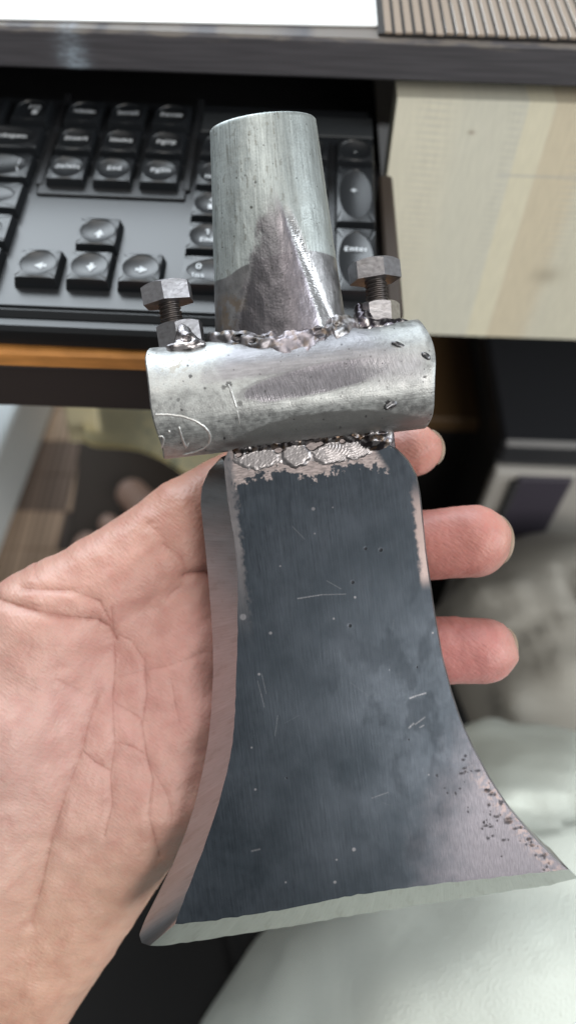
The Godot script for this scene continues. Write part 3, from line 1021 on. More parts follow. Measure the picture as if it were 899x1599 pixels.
func build_blade(axe: Node3D) -> void:
	var lo := resample([Vector2(-22.4, -17.2), Vector2(-26.7, -21.0), Vector2(-29.3, -25.7), Vector2(-30.2, -30.1), Vector2(-30.3, -35.9), Vector2(-30.4, -42.7), Vector2(-30.7, -52.5), Vector2(-31.1, -62.3), Vector2(-31.7, -72.1), Vector2(-32.8, -82.0), Vector2(-34.8, -93.7), Vector2(-37.0, -103.4), Vector2(-39.7, -112.1), Vector2(-43.2, -121.8), Vector2(-47.1, -130.3), Vector2(-52.5, -140.1), Vector2(-58.6, -149.4), Vector2(-63.5, -156.9), Vector2(-65.6, -161.1), Vector2(-65.3, -163.2), Vector2(-62.7, -164.6)], 60)
	var li := resample([Vector2(-21.6, -18.6), Vector2(-21.8, -26), Vector2(-21.8, -31.7), Vector2(-21.4, -39.2), Vector2(-21.4, -46.8), Vector2(-21.9, -54.3), Vector2(-22.9, -61.8), Vector2(-24, -71.2), Vector2(-25.8, -82.4), Vector2(-27.3, -91.9), Vector2(-29.2, -101.3), Vector2(-31.8, -109.7), Vector2(-34.8, -117.1), Vector2(-38.5, -125.3), Vector2(-43, -134.5), Vector2(-48, -144), Vector2(-51.5, -150.5), Vector2(-52.7, -153.3)], 60)
	var bo := resample([Vector2(-62.7, -164.6), Vector2(-59.6, -165.1), Vector2(-43.7, -165.5), Vector2(-21.6, -165.5), Vector2(2.8, -165.1), Vector2(27.5, -165.1), Vector2(48.3, -165.2), Vector2(65.1, -165.3), Vector2(74.3, -164.5)], 60)
	var bi := resample([Vector2(-52.7, -153.3), Vector2(-42, -154), Vector2(-20.8, -154.0), Vector2(2.7, -152.9), Vector2(26.4, -153.4), Vector2(46.3, -154.4), Vector2(62.4, -154.9), Vector2(67.6, -155.3)], 60)
	var rt := resample([Vector2(67.6, -155.3), Vector2(64.3, -152.2), Vector2(57.1, -142.8), Vector2(50.9, -133.1), Vector2(46.2, -123.8), Vector2(41.9, -113), Vector2(39.2, -104.6), Vector2(37.2, -95.3), Vector2(35.6, -84.1), Vector2(34.8, -73.1), Vector2(34.4, -62.2), Vector2(34.1, -52.3), Vector2(34.2, -41.6), Vector2(34.2, -34.8), Vector2(33.7, -29.3), Vector2(31.8, -24.9), Vector2(28.5, -20.8), Vector2(26, -18.8), Vector2(23, -12.5), Vector2(-18, -12.5), Vector2(-21.6, -18.6)], 90)
	for k in range(1, 59):                         # hand-ground edges are not straight
		li[k] += Vector2((ns.get_noise_2d(k * 0.9, 4) + 0.4 * ns.get_noise_2d(k * 3.3, 9)) * 0.2, 0)
		bi[k] += Vector2(0, ns.get_noise_2d(k * 0.8, 14) * 0.35 + ns.get_noise_2d(k * 3.1, 19) * 0.12)
		bo[k] += Vector2(0, ns.get_noise_2d(k * 0.7, 24) * 0.4)
	var zf := 2.5
	var ze := -7.2
	var zb := -8.0
	var face := PackedVector2Array(li)
	face.append_array(bi.slice(1))
	face.append_array(rt.slice(1, 89))
	var back := PackedVector2Array(lo)
	back.append_array(bo.slice(1))
	back.append_array(rt.slice(1, 89))
	var tri := Geometry2D.triangulate_polygon(face)
	var tri_b := Geometry2D.triangulate_polygon(back)
	var st := SurfaceTool.new()
	st.begin(Mesh.PRIMITIVE_TRIANGLES)
	var uvp := func(p: Vector2) -> Vector2: return Vector2((p.x + 82.0) / 164.0, (-8.0 - p.y) / 164.0)
	var vert := func(p: Vector2, z: float):
		st.set_uv(uvp.call(p))
		st.add_vertex(Vector3(p.x, p.y, z) * 0.001)
	st.set_smooth_group(1)
	for k in range(0, tri.size(), 3):
		var a := face[tri[k]]
		var b := face[tri[k + 1]]
		var c := face[tri[k + 2]]
		if (b - a).cross(c - a) > 0:
			var t := b; b = c; c = t
		vert.call(a, zf); vert.call(b, zf); vert.call(c, zf)
	st.set_smooth_group(2)
	for k in range(0, tri_b.size(), 3):
		var a := back[tri_b[k]]
		var b := back[tri_b[k + 1]]
		var c := back[tri_b[k + 2]]
		if (b - a).cross(c - a) < 0:
			var t := b; b = c; c = t
		for q in [a, b, c]: vert.call(q, zb)
	st.generate_normals()
	var body := put("blade", st.commit(), blade_material(), axe)
	# ground bevels: left flank, cutting edge; and the sawn right side
	var steel := bevel_material(Color(0.43, 0.46, 0.49), 0.34)
	var strip := func(outer: PackedVector2Array, inner: PackedVector2Array) -> ArrayMesh:
		var s2 := SurfaceTool.new()
		s2.begin(Mesh.PRIMITIVE_TRIANGLES)
		for half in 2:
			var z := zf if half == 0 else zb
			s2.set_smooth_group(half + 1)
			for k in outer.size() - 1:
				var near_ := inner if half == 0 else outer
				var q := [[near_[k], z, k, 0.0], [near_[k + 1], z, k + 1, 0.0], [outer[k + 1], ze, k + 1, 1.0], [outer[k], ze, k, 1.0]]
				for j in ([0, 2, 1, 0, 3, 2] if half == 0 else [0, 1, 2, 0, 2, 3]):
					s2.set_uv(Vector2(q[j][2] * 0.1, q[j][3] * 0.5))
					s2.add_vertex(Vector3(q[j][0].x, q[j][0].y, q[j][1]) * 0.001)
		s2.generate_normals()
		return s2.commit()
	put("flank_bevel", strip.call(lo, li), steel, body)
	put("cutting_edge", strip.call(bo, bi), bevel_material(Color(0.46, 0.475, 0.455), 0.34), body)
	var s3 := SurfaceTool.new()
	s3.begin(Mesh.PRIMITIVE_TRIANGLES)
	var prof := [[0.0, zf], [0.55, zf - 0.55], [0.6, zb + 0.6], [0.0, zb]]
	for seg in 3:
		s3.set_smooth_group(seg + 1)
		for k in rt.size() - 1:
			var n0 := (rt[mini(k + 1, 89)] - rt[maxi(k - 1, 0)]).orthogonal().normalized()
			var n1 := (rt[mini(k + 2, 89)] - rt[k]).orthogonal().normalized()
			if k == 0: n0 = Vector2(0.6, -0.5)
			if n0.dot(Vector2(1, 0.4)) < 0: n0 = -n0
			if n1.dot(Vector2(1, 0.4)) < 0: n1 = -n1
			var q := [rt[k] + n0 * prof[seg][0], rt[k + 1] + n1 * prof[seg][0], rt[k + 1] + n1 * prof[seg + 1][0], rt[k] + n0 * prof[seg + 1][0]]
			var zz := [prof[seg][1], prof[seg][1], prof[seg + 1][1], prof[seg + 1][1]]
			for j in [0, 1, 2, 0, 2, 3]:
				s3.set_uv(Vector2(k * 0.1 + (0.1 if j in [1, 2] else 0.0), seg * 0.3))
				s3.add_vertex(Vector3(q[j].x, q[j].y, zz[j]) * 0.001)
	s3.generate_normals()
	put("sawn_side", s3.commit(), bevel_material(Color(0.40, 0.38, 0.38), 0.3), body)
	# the end of the cutting edge closes the tip
	var s4 := SurfaceTool.new()
	s4.begin(Mesh.PRIMITIVE_TRIANGLES)
	s4.set_smooth_group(-1)
	for q in [Vector3(67.6, -155.3, zf), Vector3(67.6, -155.3, zb), Vector3(74.3, -164.5, ze)]:
		s4.set_uv(Vector2(q.x * 0.02, q.y * 0.02))
		s4.add_vertex(q * 0.001)
	s4.generate_normals()
	put("edge_tip", s4.commit(), steel, body)

func bevel_material(c: Color, rough: float) -> ORMMaterial3D:
	var fn := func(u: float, v: float) -> Color:
		_m = 1.0
		var s := nz(u * 40, v * 1.5, 1.0)
		var w := nz(u * 3, v * 1.2, 1.0)
		var k := 0.94 + 0.16 * (s - 0.4) + 0.16 * (w - 0.5)
		var rust := ss(0.68, 0.8, nz(u * 7 + 5, v * 3, 1.0)) * 0.12
		var o := Color(c.r * k, c.g * k, c.b * k).lerp(Color(0.2, 0.15, 0.12), rust)
		return Color(o.r, o.g, o.b, rough + 0.06 * (w - 0.4) + 0.1 * rust)
	return paint(256, 64, fn)

func blade_material() -> ORMMaterial3D:
	# marks in the blade's own millimetres
	var dots := []
	rng.seed = 21
	for k in 14:
		var y := -24.0 - 128.0 * rng.randf()
		var x := lerpf(-24.0 - (40.0 if y < -120 else 4.0) * 0.4, 34.0, rng.randf())
		dots.append([Vector2(x, y), rng.randf_range(0.14, 0.42) * (1.6 if k < 6 else 1.0), rng.randf() < 0.8])
	for d in [[2.6, -35.5, 0.55, true], [16.5, -49, 0.5, false], [21, -50, 0.6, false], [-9.0, -51.0, 0.3, true], [11.6, -58.5, 0.55, false], [11.8, -63, 0.4, true], [4.8, -68.5, 0.35, true], [9.3, -71.2, 0.55, false], [-14.2, -70.3, 0.5, true], [-21.6, -64.5, 1.0, true], [-19, -82, 0.45, true]]:
		dots.append([Vector2(d[0], d[1]), d[2], d[3]])
	var scratches := [[-5, -61.2, 2, -61.0, 0.16, 0.8], [2, -61.0, 9.2, -61.7, 0.13, 0.5], [24.8, -95.4, 26.5, -95.0, 0.24, 0.8], [27, -94.9, 29.7, -94.5, 0.2, 0.8], [23.5, -104.3, 25, -103.2, 0.24, 0.7], [25.5, -103.5, 28.6, -101.8, 0.2, 0.6], [26.8, -104.6, 28.0, -104.2, 0.2, 0.6], [-27.5, -134.7, -25.2, -134.5, 0.25, 0.6], [-19.6, -84, -18.6, -92, 0.1, 0.55], [-18.2, -82, -17.6, -88, 0.1, 0.45], [-15, -95, -16.5, -101, 0.09, 0.4], [4, -57, 8, -60, 0.1, 0.4], [-4, -40, -1, -44, 0.12, 0.35], [10, -124, 15, -123, 0.14, 0.35]]
	for k in 7:
		var p := Vector2(rng.randf_range(-26, 36), rng.randf_range(-150, -30))
		var q := p + Vector2(rng.randf_range(-1, 1), rng.randf_range(-1, 1)) * 6.0
		scratches.append([p.x, p.y, q.x, q.y, 0.07, rng.randf_range(0.08, 0.2)])
	var pits := []
	for c in [[46, -127, 2.0, 16], [43.2, -137.2, 1.6, 10], [46.5, -132.5, 2.2, 10], [52.5, -138.0, 3.5, 16], [56.5, -146.0, 2.6, 12], [61.0, -151.2, 1.8, 10], [40, -118, 4, 10], [38, -126, 5, 9], [48.0, -143, 4.0, 9]]:
		for k in c[3]:
			pits.append([Vector2(c[0] + rng.randfn() * c[2] * 0.7, c[1] + rng.randfn() * c[2]), rng.randf_range(0.15, 0.6)])
	var dot_map := bucket(dots, 4.0, round_spot)
	var pit_map := bucket(pits, 4.0, round_spot)
	var scratch_map := bucket(scratches, 4.0, func(s): return Rect2(s[0], s[1], 0, 0).expand(Vector2(s[2], s[3])).grow(0.8))
	var fn := func(u: float, v: float) -> Color:
		var p := Vector2(u * 164.0 - 82.0, -8.0 - v * 164.0)
		_m = 0.8
		_h = 0.5
		# mill scale: blue-black, with cloudy dim reflections painted into its tone
		var cl := nz(p.x, p.y, 0.035)
		var cl2 := nz(p.x + 50, p.y + 20, 0.10)
		var cl3 := nz(p.x, p.y * 0.7, 0.42)
		var t := clampf(0.40 + 0.55 * (cl - 0.5) + 0.16 * (cl2 - 0.5) + 0.06 * (cl3 - 0.5), 0, 1)
		t += 0.30 * ss(-60, -24, p.y) + 0.12 * exp(-pow((p.x + 2) / 13.0, 2) - pow((p.y + 86) / 12.0, 2)) + 0.2 * ss(10, 36, p.x) * ss(-60, -90, p.y)
		t -= 0.30 * exp(-pow((p.x + 30) / 18.0, 2) - pow((p.y + 142) / 14.0, 2)) + 0.25 * exp(-pow((p.x - 6) / 9.0, 2) - pow((p.y + 111) / 8.0, 2))
		t = clampf(t, 0, 1.1)
		var c := Color(0.020, 0.027, 0.035).lerp(Color(0.055, 0.065, 0.080), t)
		var rough := 0.37 - 0.05 * t + 0.06 * (cl3 - 0.5)
		var pull := nz(p.x * 1.1, p.y * 0.05, 1.4)
		var smudge := ss(0.52, 0.72, nz(p.x * 0.8 + 60.0, p.y * 0.5, 0.09))
		c = c * (0.88 + 0.24 * pull)
		rough += 0.05 * (pull - 0.5) + 0.07 * smudge
		_h += 0.05 * (pull - 0.5)
		# ground-bright right flank
		var bx := 38.0 - 24.0 * ss(-84, -150, p.y) + 6.0 * (nz(p.x, p.y, 0.14) - 0.5)
		var bright := ss(-12.0, 16.0, p.x - bx - 12.0) * ss(-84, -112, p.y)
		var brush := nz(p.x * 1.3, p.y * 0.12, 2.2)
		c = c.lerp(Color(0.150, 0.138, 0.156) * (0.72 + 0.5 * brush), bright * 0.68)
		rough = lerpf(rough, 0.33, bright)
		_h += 0.10 * (brush - 0.5) * bright + 0.02 * (cl3 - 0.5) + 0.03 * (cl2 - 0.5)
		for q in near(pit_map, p, 4.0):
			if true:
				var e := exp(-Vector2((p.x - q[0].x) * (1.0 + 0.6 * sin(q[1] * 40.0)), p.y - q[0].y).length_squared() / (q[1] * q[1]) * (0.8 + 2.4 * cl3))
				c = c.lerp(Color(0.045, 0.04, 0.044), e * 0.6)
				rough = lerpf(rough, 0.6, e)
				_h -= 0.3 * e
		var tan_ := exp(-pow((p.x - 53.0 - (p.y + 138) * -0.62) / 2.6, 2)) * ss(-116, -128, p.y) * ss(0.4, 0.7, nz(p.x, p.y, 0.5))
		c = c.lerp(Color(0.33, 0.23, 0.19), tan_ * 0.3)
		# scale flaked off below the weld
		var rag := -25.2 - 1.3 * sin(p.x * 0.25 + 1.0) + 4.5 * (nz(p.x, p.y, 0.30) - 0.5) + 1.6 * (nz(p.x + 9, p.y, 1.1) - 0.5)
		if absf(p.x + 3.0) < 2.6: rag += 1.4
		var bare := ss(-0.35, 0.35, p.y - rag) * ss(-20.5, -18.5, p.x + 1.2 * (cl3 - 0.5)) * (1.0 - ss(21.0, 23.5, p.x + 0.5 * (p.y + 20)))
		c = c.lerp(Color(0.33, 0.28, 0.272) * (0.55 + 0.8 * nz(p.x * 0.4, p.y * 1.6, 0.9)), bare * 0.9)
		rough = lerpf(rough, 0.5, bare)
		_h -= 0.12 * bare
		# bare strip at the right edge and the thin line along the left bevel
		var strip := ss(31.4, 32.8, p.x + 1.3 * (nz(p.x, p.y, 0.35) - 0.5)) * ss(-64, -58, p.y) * ss(-30, -40, p.y)
		c = c.lerp(Color(0.40, 0.31, 0.29), strip * 0.65)
		var lx := -21.6 - 0.0012 * pow(maxf(-p.y - 40.0, 0.0), 2.0) * 0.5
		var leftb := (1.0 - ss(1.5, 3.5, p.x + 22.0 + 2.0 * (nz(p.x, p.y, 0.4) - 0.5))) * ss(-75, -40, p.y)
		c = c.lerp(Color(0.24, 0.22, 0.225), leftb * 0.6)
		for s in near(scratch_map, p, 4.0):
			var dd := seg_dist(p, Vector2(s[0], s[1]), Vector2(s[2], s[3]))
			var e: float = exp(-dd * dd / (s[4] * s[4])) * s[5] * (0.35 + 0.9 * nz(p.x, p.y, 1.6))
			c = c.lerp(Color(0.21, 0.21, 0.225), clampf(e, 0, 1))
			_h -= 0.12 * e
		for d in near(dot_map, p, 4.0):
			var r: float = (p - d[0]).length() / d[1]
			if d[2]: c = c.lerp(Color(0.22, 0.215, 0.23), 0.65 * (1.0 - ss(0.7, 1.15, r)))
			else:
				c = c.lerp(Color(0.015, 0.015, 0.018), 0.85 * (1.0 - ss(0.6, 1.0, r)))
				c = c.lerp(Color(0.26, 0.26, 0.28), 0.06 * exp(-pow((r - 1.25) / 0.25, 2)))
				_h -= 0.3 * (1.0 - ss(0.5, 1.1, r))
		return Color(c.r, c.g, c.b, clampf(rough, 0.12, 0.9))
	return paint(900, 900, fn, 0.016)

func build_cross_pipe(axe: Node3D) -> void:
	var R := 16.0
	var ri := 13.2
	var cols := 120
	# profile rings along x: outer skin, rounded lips, inner bore
	var prof := []
	for k in 61: prof.append([lerpf(-38.5, 38.9, k / 60.0), R])
	prof.append([39.25, R - 0.5]); prof.append([39.25, ri + 0.4]); prof.append([38.7, ri])
	for k in 8: prof.append([lerpf(38.0, -38.2, k / 7.0), ri])
	prof.append([-38.8, ri + 0.3]); prof.append([-38.9, R - 0.5]); prof.append([-38.5, R])
	var v := PackedVector3Array()
	var uv := PackedVector2Array()
	for r in prof.size():
		for c in cols + 1:
			var a := TAU * c / cols
			var x: float = prof[r][0]
			var rr: float = prof[r][1]
			if r > 60 or r == 0 or r == 60: x += 0.5 * sin(a * 2 + 0.6) * (1 if x > 0 else -1) + 0.25 * sin(a * 5.0)
			if rr >= R - 0.01:
				var yl := R * sin(a)
				if cos(a) > 0:      # the ground flats
					rr -= 0.55 * exp(-pow((yl - 0.2) / 4.0, 2)) * exp(-pow((x - 7) / 19.0, 4))
					rr -= 0.35 * exp(-pow((yl + 10.5) / 2.8, 2)) * exp(-pow((x - 10) / 20.0, 4))
				rr += 0.10 * ns.get_noise_2d(x * 0.12, a * 3.0)
			v.append(Vector3(x, rr * sin(a), rr * cos(a)) * 0.001)
			uv.append(Vector2((x + 42.0) / 86.0, float(c) / cols))
	var m := sheet(v, prof.size(), cols + 1, false, uv)
	var rngs := []
	rng.seed = 77
	for k in 120: rngs.append([Vector2(rng.randf_range(-40, 42), rng.randf_range(-16, 16)), rng.randf_range(0.12, 0.4), rng.randf_range(0.3, 0.9)])
	for s in [[26.3, -8.7, 1.3, 0.95], [25.6, -8.2, 0.9, 0.9], [-27.5, 5.0, 0.6, 0.9], [-17.5, 1.6, 1.0, 0.8], [-19.0, 1.0, 0.7, 0.7], [-15.2, -3.8, 0.9, 0.7], [36.1, -2.3, 0.5, 0.9], [-31.5, -1.0, 0.6, 0.6], [19.5, -11.2, 0.35, 0.8]]:
		rngs.append([Vector2(s[0], s[1]), s[2], s[3]])
	var spot_map := bucket(rngs, 4.0, round_spot)
	var fn := func(u: float, w: float) -> Color:
		var a := TAU * w
		var p := Vector2(u * 86.0 - 42.0, 16.0 * sin(a))
		var front := cos(a) > -0.1
		var arc := 16.0 * (a if a < PI else a - TAU)
		_m = 0.78
		var b1 := nz(p.x, arc, 0.09)
		var b2 := nz(p.x + 33, arc, 0.38)
		var b3 := nz(p.x, arc + 11, 1.5)
		var t := clampf(0.5 + 0.8 * (b1 - 0.5) + 0.6 * (b2 - 0.5) + 0.4 * (b3 - 0.5), 0, 1)
		var c := Color(0.25, 0.255, 0.255).lerp(Color(0.46, 0.475, 0.47), t)
		var rough := 0.47 + 0.2 * (b2 - 0.5)
		_h = 0.5 + 0.22 * (b3 - 0.5) + 0.2 * (b2 - 0.5)
		# axial drawing streaks low on the pipe
		var st := nz(p.x * 0.06, arc * 2.2, 1.0)
		c = c * (1.0 + 0.3 * (st - 0.5) * ss(0.0, -6.0, p.y))
		if front:
			var wob := 2.2 * (nz(p.x, arc, 0.16) - 0.5)
			# upper ground area
			var g1 := ss(-24.0, -15.0, p.x + wob * 2 - 0.8 * (p.y - 8)) * (1.0 - ss(22.0, 33.0, p.x + wob + (p.y - 7) * 0.6)) * ss(1.8, 3.6, p.y + wob * 0.5)
			c = c.lerp(Color(0.20, 0.195, 0.21) * (0.85 + 0.35 * nz(p.x * 0.15, arc * 1.1, 1.0)), g1 * 0.85)
			rough = lerpf(rough, 0.42, g1)
			# middle ellipse with grinding marks across
			var e := Vector2((p.x - 6.5 - wob * 0.6) / 21.5, (p.y - 0.3 - 0.10 * (p.x - 6) - wob * 0.25) / (4.1)).length()
			var ell := 1.0 - ss(0.90, 1.0, e)
			var br := nz(p.x * 1.6 + arc * 0.3, arc * 0.16, 1.6)
			c = c.lerp(Color(0.21, 0.20, 0.22) * (0.62 + 0.8 * br), ell * 0.92)
			_h += 0.35 * (br - 0.5) * ell
			rough = lerpf(rough, 0.34, ell)
			c = c.lerp(Color(0.17, 0.165, 0.175), 0.55 * exp(-pow((e - 1.0) / 0.06, 2)))
			# right ground stretch
			var g2 := ss(16, 24, p.x + wob) * (1.0 - ss(33, 39, p.x + wob)) * exp(-pow((p.y - 1.5) / 4.0, 2))
			c = c.lerp(Color(0.40, 0.39, 0.41) * (0.62 + 0.75 * br), g2 * 0.8)
			_h += 0.3 * (br - 0.5) * g2
			# lower smooth swoosh above the blade weld
			var lim := -8.3 - 0.006 * pow(p.x - 8.0, 2) + wob * 0.3
			var g3 := ss(0.0, 0.7, lim - p.y) * ss(-22, -12, p.x) * (1.0 - ss(32, 42, p.x))
			c = c.lerp(Color(0.22, 0.22, 0.215), g3 * 0.85)
			rough = lerpf(rough, 0.42, g3)
			# soot near the blade weld at the left
			var soot := exp(-pow((p.x + 18.0 + 0.7 * (p.y + 14)) / 4.5, 2) - pow((p.y + 14.3) / 1.1, 2))
			c = c.lerp(Color(0.09, 0.07, 0.065), soot * 0.75)
			# rusty bloom upper left
			var rust := exp(-pow((p.x + 31.0) / 6.0, 2) - pow((p.y - 9.0) / 3.0, 2)) * ss(0.45, 0.7, b2)
			c = c.lerp(Color(0.20, 0.155, 0.10), rust * 0.6)
			# long score lines
			for k in 4:
				var yy := -5.0 - k * 1.15 + 0.02 * p.x
				c = c.lerp(Color(0.14, 0.14, 0.145), 0.5 * exp(-pow((p.y - yy) / 0.10, 2)) * ss(0.42, 0.62, nz(p.x * 0.3 + k * 9, k, 0.5)))
			for s in near(spot_map, p, 4.0):
				var d: float = (p - s[0]).length() / s[1] * (0.75 + 0.5 * b3)
				c = c.lerp(Color(0.035, 0.034, 0.036), s[2] * (1.0 - ss(0.6, 1.1, d)) * 0.9)
		return Color(c.r, c.g, c.b, clampf(rough, 0.2, 0.8))
	var steel := paint(1000, 1000, fn, 0.012)
	var pipe := put("cross_pipe", m, steel, axe)
	# raised casting marks: an oval rim cut off by the pipe's end, with the upside-down figures 1.2 in it, and a seam line
	var raised := mat(Color(0.60, 0.60, 0.59), 0.42, 0.75)
	var on := func(x: float, y: float) -> Vector3:
		return Vector3(x, y, sqrt(maxf(15.95 * 15.95 - y * y, 0.0)))
	var stroke := func(called: String, pts: Array, rad: float):
		var c := Curve2D.new()
		for q in pts: c.add_point(q)
		var out := []
		var rad_list := []
		var n := int(c.get_baked_length() / 0.5) + 3
		for k in n:
			var q := c.sample_baked(c.get_baked_length() * k / (n - 1))
			out.append(on.call(q.x, q.y) * 0.001)
			rad_list.append(rad * (0.55 if k == 0 or k == n - 1 else 1.0 + 0.15 * sin(k * 1.9)) * 0.001)
		put(called, tube(out, rad_list, 8), raised, pipe)
	stroke.call("raised_rim", [Vector2(-38.3, -4.2), Vector2(-35, -4.5), Vector2(-31, -5.4), Vector2(-28, -6.8), Vector2(-25.6, -8.7), Vector2(-24.5, -10.4), Vector2(-24.3, -11.8), Vector2(-24.9, -13.2), Vector2(-26.6, -14.3), Vector2(-29.5, -15.05), Vector2(-33, -15.4)], 0.36)
	stroke.call("raised_figure", [Vector2(-32.4, -8.0), Vector2(-32.0, -11.0), Vector2(-31.5, -13.7), Vector2(-30.6, -12.7)], 0.30)
	stroke.call("raised_figure", [Vector2(-35.3, -8.6), Vector2(-35.1, -9.4)], 0.36)
	stroke.call("raised_figure", [Vector2(-38.3, -10.0), Vector2(-37.4, -9.95), Vector2(-37.0, -10.6), Vector2(-37.4, -11.8), Vector2(-38.2, -13.1)], 0.28)
	stroke.call("raised_seam", [Vector2(-17.6, 1.6), Vector2(-17.1, -0.5), Vector2(-16.5, -3.4), Vector2(-16.2, -5.0)], 0.30)
	stroke.call("raised_seam", [Vector2(-16.15, -5.4), Vector2(-15.9, -8.2), Vector2(-15.9, -9.2)], 0.16)

func socket_bump(x: float, y: float) -> float:      # the ground weld ridge up the front of the socket
	var h := clampf((55.0 - y) / 37.0, 0, 1)
	var le := -1.0 - 12.0 * h
	var re := 0.5 + 9.0 * h
	var w := ss(le - 1.0, lerpf(le, re, 0.8), x) * (1.0 - ss(re - 0.3, re + 1.0 + 3.2 * h, x))
	return w * (0.1 + 1.4 * h) * ss(0.0, 0.4, h)

